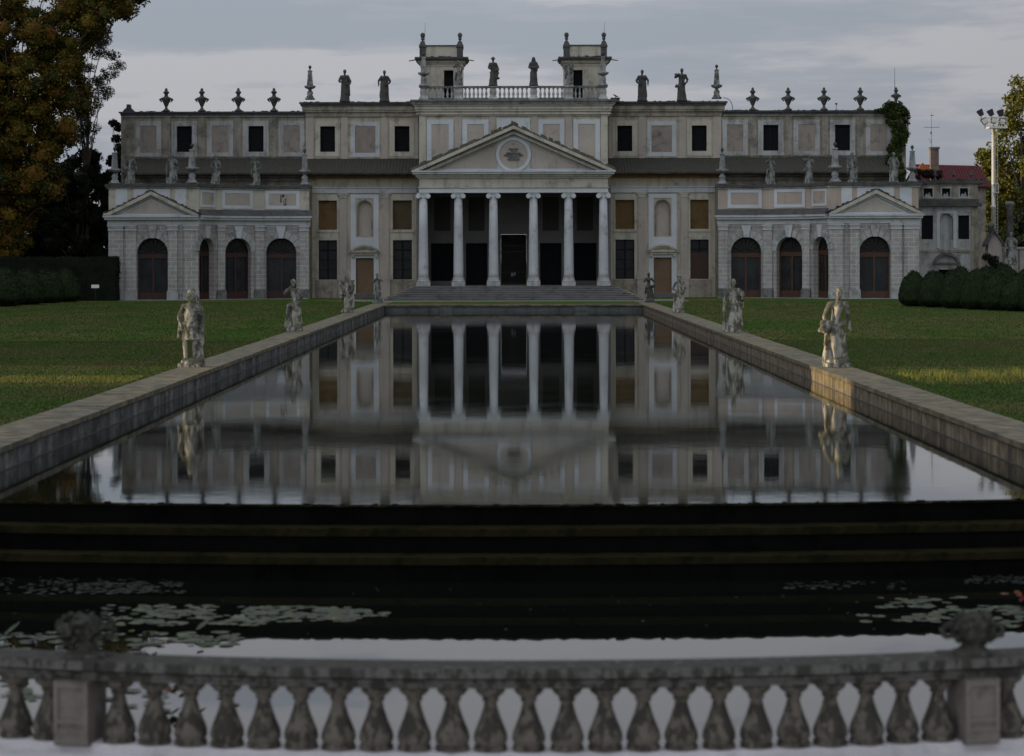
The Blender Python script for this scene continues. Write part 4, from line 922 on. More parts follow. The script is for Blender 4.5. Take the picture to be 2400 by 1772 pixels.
def statue(fig, x, D, zbase, height, label, mat, group, rz=0, vox=.03, mirror=False):
    key = fig if vox > .025 else fig + '_fine'
    if key not in meshes:
        random.seed(hash(fig) % 1000 if False else len(meshes) + 3)
        meshes[key] = sculpt(lambda w: figure(w, FIG[fig]), vox, True, len(meshes) * 3.1)
    me = meshes[key]
    nm = key + mat
    if nm not in meshes:
        m2 = me.copy() if me.materials else me
        m2.materials.clear(); m2.materials.append(MT[mat]); meshes[nm] = m2
    me = meshes[nm]
    zt = max(v.co.z for v in me.vertices)
    o = bpy.data.objects.new('statue', me); COL.objects.link(o)
    s = height / zt; o.location = (x, D, zbase); o.rotation_euler = (0, 0, rz); o.scale = (-s if mirror else s, s, s)
    return tag(o, label, 'statue', group)
def st_roof(fig, u, D, yb, yt, label, mat='statuemid', sg=1, **k):
    kk = D / FOC; return statue(fig, sg * u * kk, D, ZY(yb, D), (yb - yt) * kk, label, mat, k.pop('group', 'statues along the roofline'), **k)
G2 = 'statues on the pavilion parapets'
st_roof('orator', 395, 199.3, 238, 162, 'dark robed statue on the left middle roof beside the tall obelisk', 'statuedark', -1)
st_roof('walker', 302, 199.3, 238, 164, 'dark robed statue with hanging drapery on the left middle roof, nearer the turret', 'statuedark', -1)
st_roof('walker', 302, 199.3, 238, 164, 'dark statue with elbow out on the right roof, nearest the turret', 'statuedark', 1, mirror=True)
st_roof('carrier', 395, 199.3, 238, 161, 'dark statue shouldering a bundle on the right middle roof beside the tall obelisk', 'statuedark', 1)
st_roof('armup', 128, 193.7, 202, 141, 'weathered statue on the roof balustrade half hiding the left turret doorway', 'statuemid', -1)
st_roof('vinebearer', 47.5, 193.7, 202, 133, 'statue with knobbly garland, left of the two mid-balustrade roof statues', 'statuedark', -1)
st_roof('matron', 47.5, 193.7, 202, 133.5, 'veiled statue with clasped hands, right of the two mid-balustrade roof statues', 'statuedark', 1)
st_roof('winged', 130, 193.7, 202, 142, 'weathered statue with mossy head on the balustrade beside the right turret doorway', 'statuemid', 1)
P = [('basket', 898, 189.3, 'leftmost'), ('pillar', 800, 189.3, 'second from the left'), ('reacher', 698, 191.9, 'third from the left'), ('leaner', 604, 194, 'fourth from the left')]
for f, u, d, l in P: st_roof(f, u, d, 603 - (603 - 429) * 189 / d, 603 - (603 - 356.5) * 189 / d, 'pale statue on the left pavilion parapet, %s of its four' % l, 'statuemid', -1, group=G2)
P = [('armup', 604, 194, 'first from the main facade, arm raised'), ('carrier', 693, 191.9, 'second from the main facade, leaning'), ('winged', 794, 189.3, 'third from the main facade, broad-shouldered'), ('orator', 891, 189.3, 'outermost, in front of the ivy')]
for f, u, d, l in P: st_roof(f, u, d, 603 - (603 - 429) * 189 / d, 603 - (603 - 358) * 189 / d, 'pale statue on the right pavilion parapet, %s' % l, 'statuemid', 1, group=G2)
# pool statues
ZW = .49
GP = 'statues standing on the pool walls'
statue('soldier', -10.4, 73.4, ZW, 2.54, 'helmeted bare-legged soldier statue in a tunic, nearest on the left pool wall', 'statue', GP, rz=-.1, vox=.017)
statue('armup', -10.5, 109.1, ZW, 2.5, 'statue with one arm raised to its head, second along the left pool wall', 'statue', GP, rz=.1, vox=.019)
statue('winged', -10.65, 145.5, ZW, 2.46, 'broad statue with cloth over its shoulders, third along the left pool wall', 'statue', GP, vox=.022)
statue('flutist', -10.5, 175, ZW, 2.32, 'small statue with both elbows raised, farthest on the left pool wall', 'statuemid', GP, vox=.026)
statue('basket', 10.27, 72.4, ZW, 2.54, 'statue with hip drapery and sunlit bare leg, nearest on the right pool wall', 'statue', GP, rz=.1, vox=.017)
statue('pillar', 10.2, 105.7, ZW, 2.5, 'pale gowned statue leaning on a slim pillar, second along the right pool wall', 'statue', GP, vox=.019)
statue('reacher', 10.35, 142.9, ZW, 2.46, 'statue bent at the hip with a broad hat, third along the right pool wall', 'statue', GP, vox=.022)
statue('leaner', 10.5, 176, ZW, 2.32, 'small dark statue with crooked arms, farthest on the right pool wall', 'statuedark', GP, vox=.026)
random.seed(11)

# ================================================================== POOL, WEIR, BASIN
XI, XO = 9.56, 10.76
DE = 169.0
def pool_wall(sg, label, mat):
    o = thing('pool_wall', label, 'wall', (sg * 10.1, 60, 0), 'long stone walls flanking the pool')
    y0, y1 = 36.9, 181.0
    w = MB(); w.box(sg * (XI + .03), sg * (XO - .02), y0, y1, -1.4, -.02); w.build('lower_course', MT[mat], o)
    w = MB(); w.box(sg * (XI + .05), sg * (XO - .02), y0, y1, -.019, .355)
    w.build('upper_course', MT[mat], o)
    w = MB(); w.box(sg * (XI + .03), sg * (XO - .03), y0, y1, .35, .372); w.box(sg * (XI + .046), sg * (XI + .08), y0, y1, -.1, .022)
    y = y0
    while y < y1:                                     # upright joints
        w.box(sg * (XI + .024), sg * (XI + .06), y, y + .04, -.4, -.03); w.box(sg * (XI + .044), sg * (XI + .08), y + 1.6, y + 1.64, .02, .355); y += random.uniform(2.6, 4.2)
    w.build('joint', MT['dark'], o)
    c = MB(); y = y0
    while y < y1:
        L = random.uniform(2.2, 3.2); dz = random.uniform(-.006, .006); dx = random.uniform(-.012, .012)
        y2 = min(y + L, y1)
        c.box(sg * (XI + dx), sg * (XO + dx), y, y2 - .015, .371, ZW + dz - .002); y = y2
    c.build('coping', MT['coping'], o)
    return o
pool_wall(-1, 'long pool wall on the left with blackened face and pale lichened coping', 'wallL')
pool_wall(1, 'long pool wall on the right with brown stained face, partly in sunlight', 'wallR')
o = thing('pool_wall', 'short grey stepped wall closing the far end of the pool below the stairs', 'wall', (0, DE, 0))
w = MB(); w.box(-XI - .02, XI + .02, DE, DE + .8, -1.2, .36)
for k in range(-1, 2): w.box(k * 5 - .5 if k else -.01, k * 5 + .5 if k else .01, DE - .08, DE + .3, -1.2, .355)
w.build('wall_face', MT['wallF'], o)
w = MB(); w.box(-XI, XI, DE - .12, DE + 1.1, .365, .488); w.build('coping', MT['coping'], o)

def arc_pts(Cx, Cy, Rr, a0, a1, n): return [(Cx + Rr * math.sin(a0 + (a1 - a0) * k / n), Cy - Rr * math.cos(a0 + (a1 - a0) * k / n)) for k in range(n + 1)]
def arc_box(w, C_, R0, R1, z0, z1, a0, a1, n, jit=0):
    I = arc_pts(*C_, R0, a0, a1, n); O = arc_pts(*C_, R1, a0, a1, n); V = []
    for (a, b) in zip(I, O):
        j = random.uniform(-jit, jit); V += [(a[0], a[1], z0), (b[0], b[1], z0), (b[0], b[1] - j, z1 + j), (a[0], a[1], z1)]
    F = []
    for k in range(n):
        p = k * 4; q = p + 4; F += [(p, q, q + 1, p + 1), (p + 1, q + 1, q + 2, p + 2), (p + 2, q + 2, q + 3, p + 3), (p + 3, q + 3, q, p)]
    F += [(0, 1, 2, 3), (n * 4 + 3, n * 4 + 2, n * 4 + 1, n * 4)]
    w.add(V, F)
WC = (0, 36.66 + 52)
al = math.asin((XI + .12) / 52)
# upper water
V = [(x, y, 0) for x, y in arc_pts(*WC, 52, -al, al, 40)] + [(XI + .12, DE, 0), (-XI - .12, DE, 0)]
m, nt, b = new_mat('pool_water')
n1 = noise_tex(nt, mapping(nt, pos(nt), (1.0, .9, 1)), 2.2, 4, .55); n2 = noise_tex(nt, pos(nt), .35, 3, .5)
b.inputs['Base Color'].default_value = (.006, .008, .006, 1); b.inputs['IOR'].default_value = 1.33; b.inputs['Specular IOR Level'].default_value = .8
nt.links.new(ramp(nt, n2, [(.35, .018), (.65, .05)]), b.inputs['Roughness'])
bump(nt, b, n1, .035, .02)
WATER = m
o = rawobj('pool_water', V, [tuple(range(len(V)))], WATER); o['kind'] = 'structure'
m, nt, b = new_mat('basin_water')
b.inputs['Base Color'].default_value = (.004, .005, .004, 1); b.inputs['IOR'].default_value = 1.33; b.inputs['Roughness'].default_value = .02; b.inputs['Specular IOR Level'].default_value = .9
bump(nt, b, noise_tex(nt, pos(nt), 3, 3, .5), .02, .01)
ZL = -1.075
o = rawobj('basin_water', [(-12, 20.8, ZL), (12, 20.8, ZL), (12, 38, ZL), (-12, 38, ZL)], [(0, 1, 2, 3)], m); o['kind'] = 'structure'
wr = thing('stepped_weir', 'dark algae-covered curved steps dropping from the pool to the lily basin', 'steps', (0, 36.6, ZL))
a1 = math.asin(11 / 52.5)
for z1, r1, r0 in ((.008, 52.0, 51.9), (-.315, 52.5, 51.98), (-.70, 53.0, 52.45)):
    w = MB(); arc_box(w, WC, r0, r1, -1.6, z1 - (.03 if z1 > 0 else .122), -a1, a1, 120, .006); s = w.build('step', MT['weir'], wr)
    w = MB(); arc_box(w, WC, r0 + .0, r1 + .035, z1 - (.028 if z1 > 0 else .12), z1, -a1, a1, 220, .016); w.build('tread', MT['weirtread'] , s)  # tall mossy edge: light on the riser tops is put into its paler colour
w = MB()
for k in range(46):
    a = random.uniform(-al * 1.05, al * 1.05); rr = 52.0 + random.uniform(-.12, .02); p = (WC[0] + rr * math.sin(a), WC[1] - rr * math.cos(a)); s = random.uniform(.02, .07)
    w.capsule((p[0], p[1], .0), (p[0] + random.uniform(-.25, .25) * s * 8, p[1], .012), s * .5, s * .3, 6)
w.build('moss_tuft', MT['weir'], wr)['kind'] = 'stuff'

for sg, s in ((-1, 'left'), (1, 'right')):
    w = MB(); w.box(sg * 10.62, sg * 12.4, 14, 40, -1.7, .36); bw = w.build('basin_wall', MT['wallL']); tag(bw, 'low stone wall retaining the lawn on the %s side of the lily basin' % s, 'wall', 'basin side walls')
    w = MB(); w.box(sg * 10.55, sg * 12.5, 13.9, 40, .365, .44); w.build('coping', MT['coping'], bw)
# lily pads: floating discs lying in drifts on the basin water
def pads(name, label, rects, n, cols, tilt=.03, up=0.0, size=(.07, .15)):
    V = []; F = []
    for _ in range(n):
        r = random.choices(rects, weights=[q[4] for q in rects])[0]
        x0, x1, ya, yb = r[:4]
        px_ = random.uniform(x0, x1); py = random.uniform(ya, yb)
        # uneven edges of the drift
        e = noise.noise(Vector((px_ * .012, py * .03, 3))) 
        if e < -.12 and random.random() < .8: continue
        D = (HC - ZL) * FOC / (py - 603); X = (px_ - 1204) * D / FOC
        s = random.uniform(*size); tz = random.uniform(-tilt, tilt); tx = random.uniform(-tilt, tilt); a0 = random.uniform(0, 6.28)
        lift = ZL + .008 + random.random() * .01; 
        if up and random.random() < up: lift += random.uniform(.05, .22); tx = random.uniform(-.8, .8); tz = random.uniform(-.8, .8)
        o = len(V); V.append((X, D, lift))
        k = 9
        for i in range(k):
            a = a0 + (2 * math.pi - .5) * i / (k - 1); dx, dy = s * math.cos(a), s * math.sin(a) * 1.05
            V.append((X + dx, D + dy, lift + dx * tz + dy * tx))
        for i in range(k - 1): F.append((o, o + 1 + i, o + 2 + i))
    ob = rawobj(name, V, F, cols); tag(ob, label, 'water plants', None, 'stuff'); return ob
LP = leaf_mat('lily_pad_green', [(.02, .03, .015), (.045, .06, .028), (.065, .08, .045), (.04, .03, .035), (.09, .10, .06)], 2.5); LP.node_tree.nodes['Principled BSDF'].inputs['Roughness'].default_value = .7; LP.node_tree.nodes['Principled BSDF'].inputs['Specular IOR Level'].default_value = .2; LD = leaf_mat('dull_floating_leaf', [(.008, .011, .009), (.018, .022, .017), (.03, .03, .026)], 2.5)
LR = leaf_mat('lily_leaf_red', [(.03, .008, .006), (.10, .012, .012), (.05, .10, .02), (.10, .08, .02)], 1.5)
pads('lily_pads', 'broad pale drift of lily pads on the basin left of centre', [(240, 620, 1418, 1466, 5), (560, 840, 1422, 1458, 3), (780, 912, 1430, 1446, .6)], 480, LP, size=(.05, .11))
pads('lily_pads', 'lily pads and reddish leaves crowding behind the left urn and balusters', [(0, 330, 1480, 1530, 4), (250, 560, 1482, 1512, 3), (0, 260, 1540, 1640, 2), (240, 560, 1600, 1680, .6)], 300, LP, up=.03, size=(.05, .11))
pads('lily_pads', 'lily pads drifting beside the right urn below the weir', [(2050, 2260, 1403, 1428, 2), (2020, 2200, 1444, 1462, 2), (2180, 2400, 1425, 1455, 3), (2300, 2400, 1450, 1475, 1)], 240, LP, size=(.05, .11))
pads('lily_leaves', 'small dull floating leaves under the weir on the left', [(0, 440, 1352, 1392, 3), (180, 430, 1365, 1390, 2)], 520, LD, size=(.02, .055))
pads('lily_leaves', 'sparse floating leaves under the weir on the right', [(1840, 2120, 1366, 1384, 1), (2260, 2400, 1352, 1372, 1.4)], 200, LD, size=(.02, .05))
pads('lily_leaves', 'red and green upright lily leaves behind the balusters', [(270, 480, 1500, 1525, 3), (2350, 2400, 1428, 1440, 1), (380, 480, 1625, 1670, 2)], 32, LR, up=.9, size=(.035, .075))
pads('floating_leaves', 'few fallen leaves scattered on the dark basin water', [(0, 2400, 1380, 1490, 1)], 60, LD, size=(.01, .03))

# ================================================================== FOREGROUND BALUSTRADE
BC = (.13, 39.0); BR = 18.0
BZ = -.545
bs = thing('balustrade', 'curved weathered stone balustrade across the near edge of the lily basin', 'balustrade', (BC[0], BC[1] - BR, BZ))
aa = .36
w = MB(); arc_box(w, BC, BR - .15, BR + .15, BZ - 1.0, BZ - .0, -aa, aa, 60); arc_box(w, BC, BR - .22, BR + .24, BZ - 1.0, BZ - .09, -aa, aa, 60); w.build('plinth', MT['paving'], bs)
w = MB(); arc_box(w, BC, BR - .17, BR + .17, .05, .10, -aa, aa, 60); arc_box(w, BC, BR - .2, BR + .2, .102, .13, -aa, aa, 60); arc_box(w, BC, BR - .16, BR + .165, .132, .15, -aa, aa, 60); arc_box(w, BC, BR - .235, BR + .235, .152, .24, -aa, aa, 90, .006); w.build('top_rail', MT['rail'], bs)
pr = [(.158, 0), (.158, .04), (.14, .045), (.142, .06), (.158, .09), (.161, .12), (.152, .165), (.128, .225), (.103, .285), (.084, .34), (.068, .39), (.060, .43), (.060, .45), (.076, .455), (.078, .475), (.07, .482), (.095, .505), (.128, .53), (.13, .545), (.142, .548), (.142, .595)]
hB = .05 - BZ; pr = [(r, z * hB / .595) for r, z in pr]
da = .0196; bme = None
for k in range(-18, 19):
    a = k * da
    if abs(k) == 12: continue
    px_ = BC[0] + BR * math.sin(a); py_ = BC[1] - BR * math.cos(a)
    if bme is None:
        w = MB(); w.lathe(pr, (0, 0, 0), 20); o = w.build('baluster', MT['balus'], None, True); bme = o.data
    else: o = bpy.data.objects.new('baluster', bme); COL.objects.link(o)
    o.location = (px_, py_, BZ); o.rotation_euler = (0, 0, a + random.uniform(-3, 3)); o.scale = (random.uniform(.96, 1.02),) * 2 + (1,)
    o.parent = bs; o.matrix_parent_inverse = wmat(bs).inverted()
for k in (-12, 12):
    a = k * da; cx, cy = BC[0] + BR * math.sin(a), BC[1] - BR * math.cos(a)
    cx += -.035 if k < 0 else 0
    fr = (lambda a, cx, cy: (lambda s, d, z: (cx + s * math.cos(a) - d * math.sin(a), cy + s * math.sin(a) + d * math.cos(a), z)))(a, cx, cy)
    w = MB(); hw = .172
    w.box(-hw, hw, -.21, .21, BZ - .02, .05, fr)
    t = .045
    w.box(-hw + .0, hw, -.222, -.212, BZ, BZ + .10, fr)
    w.box(-hw, -hw + t, -.23, -.212, BZ + .1, .04, fr); w.box(hw - t, hw, -.23, -.212, BZ + .1, .04, fr)
    for za, zb in ((BZ + .1, BZ + .14), (BZ + .19, BZ + .23), (-.02, .03)): w.box(-hw + t, hw - t, -.228, -.212, za, zb, fr)
    w.build('post', MT['post'], bs)
    w = MB(); w.box(-.26, .26, -.27, .27, .16, .245, fr); w.build('post_cap', MT['rail'], bs)
terr = rawobj('terrace', [(-20, 2, BZ - .1), (20, 2, BZ - .1), (20, 21.0, BZ - .1), (-20, 21, BZ - .1)], [(0, 1, 2, 3)], MT['paving']); terr['kind'] = 'structure'
rawobj('terrace_edge', [(p[0], p[1], BZ - .095) for p in arc_pts(*BC, BR + 3, -aa, aa, 40)] + [(p[0], p[1], BZ - .095) for p in reversed(arc_pts(*BC, BR + .2, -aa, aa, 40))], [tuple(range(82))], MT['paving'])['kind'] = 'structure'
# carved urns on the posts
def garland_urn(sgk, label, wd):
    a = sgk * 12 * da; cx, cy = BC[0] + BR * math.sin(a), BC[1] - BR * math.cos(a)
    if sgk < 0: cx += .02
    random.seed(31 + sgk)
    o = thing('carved_urn', label, 'urn', (cx, cy, .245))
    w = MB(); w.lathe([(.2, .245), (.2, .275), (.15, .29), (.105, .33), (.10, .37), (.14, .40)], (cx, cy, 0), 18); w.build('foot', MT['rail'], o, True)
    def bld(w):
        w.capsule((0, 0, .16), (0, 0, .26), .12, .15, 14)
        for k in range(150):
            ph = random.uniform(0, 6.28); zz = random.uniform(.08, .40); q = math.sqrt(max(0, 1 - ((zz - .24) / .2) ** 2)) * wd * (.75 if sgk > 0 else .9)
            w.capsule((q * math.cos(ph), q * .8 * math.sin(ph), zz), (q * 1.05 * math.cos(ph + .1), q * .82 * math.sin(ph + .1), zz + random.uniform(-.03, .03)), random.uniform(.014, .035), random.uniform(.01, .024), 7)
        if sgk > 0:
            for k in (-1, 1):
                for j in range(9):
                    t = j / 8 * 3.6; w.capsule((k * (.2 + .07 * math.sin(t)), -.02, .28 - .07 * (1 - math.cos(t))), (k * (.2 + .07 * math.sin(t + .45)), -.02, .28 - .07 * (1 - math.cos(t + .45))), .032, .03, 7)
    me = sculpt(bld, .013, False); 
    for v in me.vertices:
        v.co += v.normal * noise.noise(v.co * 18) * .02
    me.materials.clear(); me.materials.append(MT['urnstone'])
    b_ = bpy.data.objects.new('carved_fruit', me); COL.objects.link(b_); b_.location = (0, 0, .045); b_.scale = (1.05, 1, .85); b_.parent = o
garland_urn(-1, 'dark round heap of carved stone fruit on the left post of the near balustrade', .28)
garland_urn(1, 'carved stone urn with curled volutes on the right post of the near balustrade', .25)
random.seed(17)
# ================================================================== GROUND
m, nt, b = new_mat('lawn_grass')
P = pos(nt)
na = noise_tex(nt, mapping(nt, P, (.35, .10, 1)), 1.0, 6, .6); nb = noise_tex(nt, P, 3.5, 6, .7); nc = noise_tex(nt, mapping(nt, P, (.5, .2, 1), (9, 4, 0)), 1.0, 5, .6)
c = mix(nt, ramp(nt, na, [(.40, 0), (.60, 1)]), (.030, .075, .011), (.095, .080, .036))
c = mix(nt, ramp(nt, nc, [(.5, 0), (.7, .8)]), c, (.030, .050, .013))
c = mix(nt, ramp(nt, nb, [(.3, 0), (.7, .6)]), c, (.045, .085, .015))
nt.links.new(c, b.inputs['Base Color']); b.inputs['Roughness'].default_value = 1; b.inputs['Specular IOR Level'].default_value = .0
bump(nt, b, nb, .8, .08)
GRASS = m
V = []; F = []
def rect(x0, x1, y0, y1, z=GZ): 
    o = len(V); V.extend([(x0, y0, z), (x1, y0, z), (x1, y1, z), (x0, y1, z)]); F.append((o, o + 1, o + 2, o + 3))
LZ = .42
rect(-900, -XO + .05, -60, 165, LZ); rect(XO - .05, 900, -60, 165, LZ)
def quad4(*p): o = len(V); V.extend(p); F.append((o, o + 1, o + 2, o + 3))
quad4((-900, 165, LZ), (-XO + .05, 165, LZ), (-XO + .05, 184, GZ), (-900, 184, GZ)); quad4((XO - .05, 165, LZ), (900, 165, LZ), (900, 184, GZ), (XO - .05, 184, GZ))
quad4((-XO + .05, DE + .9, LZ), (XO - .05, DE + .9, LZ), (XO - .05, 184, GZ), (-XO + .05, 184, GZ)); rect(-900, 900, 184, 1500)
o = rawobj('path', [(-14, 180.5, .495), (14, 180.5, .495), (14, 189, .506), (-14, 189, .506)], [(0, 1, 2, 3)], stone_mat('gravel_path', (0.19, 0.18, 0.16), (0.07, 0.085, 0.04), .6, 0, scale=1.5)); o['kind'] = 'structure'
g = rawobj('ground', V, F, GRASS); g['kind'] = 'structure'
# move the near bit of ground below the terrace level so nothing is buried
V = []; F = []
V2 = [(-60, -60, -1.3), (60, -60, -1.3), (60, 24, -1.3), (-60, 24, -1.3)]
# grass blades near the pool walls and through the lawn
def blades(name, label, n, xs, ys, h, mat, wd=.02, dens=None):
    N = n; x = rng.uniform(xs[0], xs[1], N); y = ys[0] + (ys[1] - ys[0]) * rng.random(N) ** 1.0
    if dens is not None:
        k = dens(x, y); x, y = x[k], y[k]; N = len(x)
    a = rng.uniform(0, 6.28, N); hh = rng.uniform(.5, 1.2, N) * h; w_ = wd * rng.uniform(.6, 1.4, N); lx = rng.normal(0, .35, N) * hh; ly = rng.normal(0, .35, N) * hh
    lz = LZ - .01 + np.clip((y - 165) / 19, 0, 1) * .08; Vv = np.zeros((N, 3, 3)); Vv[:, 0] = np.stack([x - w_ * np.cos(a), y - w_ * np.sin(a), lz], 1); Vv[:, 1] = np.stack([x + w_ * np.cos(a), y + w_ * np.sin(a), lz], 1); Vv[:, 2] = np.stack([x + lx, y + ly, lz + hh], 1)
    me = bpy.data.meshes.new(name); me.vertices.add(N * 3); me.vertices.foreach_set('co', Vv.ravel()); me.loops.add(N * 3); me.loops.foreach_set('vertex_index', np.arange(N * 3)); me.polygons.add(N); me.polygons.foreach_set('loop_start', np.arange(0, N * 3, 3)); me.update(calc_edges=True)
    me.materials.append(mat); o = bpy.data.objects.new(name, me); COL.objects.link(o); tag(o, label, 'grass', None, 'stuff'); return o
GB = leaf_mat('grass_blade', [(.020, .052, .008), (.034, .074, .013), (.080, .074, .027), (.085, .062, .030)], .13)
GW = leaf_mat('sunlit_weed_blade', [(.16, .15, .03), (.12, .15, .03), (.2, .16, .06)], .8)  # bright yellow blades: sunlight on the lawn bands is put into the colour
for sg, s in ((-1, 'left'), (1, 'right')):
    blades('grass', 'uneven short lawn grass on the %s of the pool' % s, 150000, (sg * (XO + .1), sg * 23) if sg > 0 else (-23, -XO - .1), (34, 98), .055, GB, .018)
    blades('grass', 'far lawn grass on the %s of the pool' % s, 90000, (sg * XO, sg * 42) if sg > 0 else (-42, -XO), (96, 182), .06, GB, .03)
blades('weeds', 'yellow-green weed tufts coloured as the sunlit band of the right lawn', 5200, (11.6, 15.4), (63.2, 68.5), .26, GW, .014, lambda x, y: (np.sin(x * 5.1) + np.sin(y * 3 + x * 2) + rng.random(len(x)) * 1.6) > 1.2)
blades('weeds', 'yellowish weed strip coloured as the sunlit band of the left lawn', 4200, (-15.2, -11.0), (65, 68.5), .10, GW, .014)

# ================================================================== FOLIAGE
def leaf_cloud(centers, radii, n, size, flat=.7, seed=0, aspect=.7):
    """many small leaf-sized quads gathered around cluster centres; returns verts, faces arrays"""
    r = np.random.default_rng(seed); C_ = np.array(centers); Ra = np.array(radii)
    pw = Ra ** 2; idx = r.choice(len(C_), n, p=pw / pw.sum())
    d = r.normal(size=(n, 3)); d /= np.linalg.norm(d, axis=1)[:, None]
    rad = Ra[idx] * (r.random(n) ** .45); p = C_[idx] + d * rad[:, None] * np.array([1, 1, flat])
    u = r.normal(size=(n, 3)); u /= np.linalg.norm(u, axis=1)[:, None]; t = r.normal(size=(n, 3)); v = np.cross(u, t); v /= np.linalg.norm(v, axis=1)[:, None]
    s = size * r.uniform(.6, 1.4, n)[:, None]
    Q = np.stack([p - u * s, p - v * s * aspect, p + u * s, p + v * s * aspect], 1)
    return Q.reshape(-1, 3)
def quads_mesh(name, V):
    n = len(V) // 4; me = bpy.data.meshes.new(name); me.vertices.add(n * 4); me.vertices.foreach_set('co', V.ravel()); me.loops.add(n * 4); me.loops.foreach_set('vertex_index', np.arange(n * 4)); me.polygons.add(n); me.polygons.foreach_set('loop_start', np.arange(0, n * 4, 4)); me.update(calc_edges=True)
    return me
def tree(label, x, y, trunk_h, trunk_r, crown, n, size, mat, ncl=60, clr=(1.0, 2.2), seed=1, cat='tree', core=0.0, group=None, name='tree', z0=GZ, shape='ell', cen_=None):
    """crown = (cx, cy, cz, rx, ry, rz) relative to the trunk foot"""
    random.seed(seed)
    t = thing(name, label, cat, (x, y, z0), group)
    cx, cy, cz, rx, ry, rz_ = crown
    cen = list(cen_) if cen_ else []; rad = [random.uniform(*clr) for _ in cen]
    while len(cen) < ncl:
        a = random.uniform(-1, 1), random.uniform(-1, 1), random.uniform(-1, 1); d = math.sqrt(sum(q * q for q in a))
        if d > 1 or (core == 0 and d < .35 and random.random() < .5): continue
        if shape == 'cone':
            k = (1 - a[2]) / 2 * .9 + .1; q = (cx + a[0] * rx * k, cy + a[1] * ry * k, cz + a[2] * rz_)
        else: q = (cx + a[0] * rx, cy + a[1] * ry, cz + a[2] * rz_)
        cen.append(q); rad.append(random.uniform(*clr))
    w = MB(); top = Vector((cx * .5, cy * .5, max(trunk_h, cz - rz_ * .3))); 
    p0 = Vector((0, 0, -.2)); r0 = trunk_r; seg = 6; pts_ = [p0]
    for k in range(1, seg + 1):
        q = p0.lerp(top, k / seg) + Vector((random.uniform(-.15, .15), random.uniform(-.15, .15), 0)) * trunk_r * 2; pts_.append(q)
    for k in range(seg): w.tube(pts_[k], pts_[k + 1], r0 * (1 - .1 * k) * (1.25 if k == 0 else 1), r0 * (1 - .1 * (k + 1)), 9)
    for k in range(min(ncl, 34)):
        c_ = Vector(cen[k]); st_ = pts_[random.randint(3, seg)] if c_.z > top.z * .7 else pts_[random.randint(2, 4)]
        mid = st_.lerp(c_, .5) + Vector((random.uniform(-.5, .5), random.uniform(-.5, .5), random.uniform(0, .8)))
        w.tube(st_, mid, trunk_r * .32, trunk_r * .2, 6); w.tube(mid, c_, trunk_r * .2, trunk_r * .06, 5)
        for j in range(3):
            w.tube(mid.lerp(c_, random.random()), c_ + Vector((random.gauss(0, 1), random.gauss(0, 1), random.gauss(0, .8))) * rad[k] * .6, trunk_r * .06, .01, 4)
    tr = w.build('trunk', MT['bark']); tr.parent = t
    Q = leaf_cloud(cen, rad, n, size, .8, seed)
    if core:
        bm = bmesh.new(); 
        Vc = []; Fc = []
        for k in range(len(cen)):
            b_ = bmesh.ops.create_icosphere(bm, subdivisions=1, radius=rad[k] * core, matrix=Matrix.Translation(cen[k]))
        me0 = bpy.data.meshes.new('c'); bm.to_mesh(me0); bm.free()
        # leaf quads are joined with the dense inner mass of foliage
        Vc = [v.co[:] for v in me0.vertices]; Fc = [tuple(p.vertices) for p in me0.polygons]; o_ = len(Vc)
        me = bpy.data.meshes.new('crown'); me.from_pydata(Vc + [tuple(q) for q in Q], [], Fc + [(o_ + 4 * i, o_ + 4 * i + 1, o_ + 4 * i + 2, o_ + 4 * i + 3) for i in range(len(Q) // 4)])
    else: me = quads_mesh('crown', Q)
    me.materials.append(mat); c = bpy.data.objects.new('crown', me); COL.objects.link(c); c.parent = t
    return t
AUT = leaf_mat('autumn_plane_leaves', [(.012, .020, .004), (.035, .040, .006), (.12, .085, .008), (.13, .055, .007), (.05, .055, .007), (.014, .022, .005)], .16)
DKG = leaf_mat('dark_evergreen_leaves', [(.006, .010, .005), (.010, .016, .007), (.016, .020, .008)], .3)
GRG = leaf_mat('grey_green_leaves', [(.025, .035, .025), (.035, .045, .030), (.045, .05, .032)], .3)
OLV = leaf_mat('olive_autumn_leaves', [(.05, .065, .010), (.085, .09, .014), (.12, .10, .015), (.06, .07, .012)], .25)
HDG = leaf_mat('clipped_box_leaves', [(.006, .013, .004), (.010, .020, .005), (.016, .028, .007)], 1.5); HDK = leaf_mat('dark_hedge_leaves', [(.003, .006, .003), (.005, .009, .003), (.008, .012, .005)], 1.5)
IVY = leaf_mat('ivy_leaves', [(.014, .025, .008), (.03, .045, .010), (.06, .08, .012)], .6)
SHD = leaf_mat('added_shade_tree_leaves', [(.02, .03, .01), (.035, .045, .012), (.05, .05, .015)], .2)
def XP(px, D): return (px - 1204) * D / FOC
# left: big autumn plane, slim grey tree, dark yews behind
def envelope(tab, lo, hi, D, n, seed, dy=3.0):
    """cluster centres filling an uneven crown outline; tab = (height, right edge) in metres from the trunk"""
    r = random.Random(seed); out = []
    zs = [t[0] for t in tab]
    while len(out) < n:
        z = r.uniform(min(zs), max(zs)); 
        for (za, ra), (zb, rb) in zip(tab, tab[1:]):
            if min(za, zb) <= z <= max(za, zb): e = ra + (rb - ra) * (z - za) / (zb - za); break
        x = r.uniform(lo, e); out.append((x, r.uniform(-dy, dy), z))
    return out
tD = 194.0; tx = XP(10, tD)
tab = [(ZY(y, tD) - GZ, XP(x, tD) - tx) for y, x in ((-60, 310), (0, 318), (22, 300), (40, 255), (70, 235), (110, 200), (160, 190), (250, 188), (330, 178), (380, 150), (430, 146), (470, 100), (520, 80), (600, 70))]
cc = envelope(tab, -5, 9, tD, 430, 3)
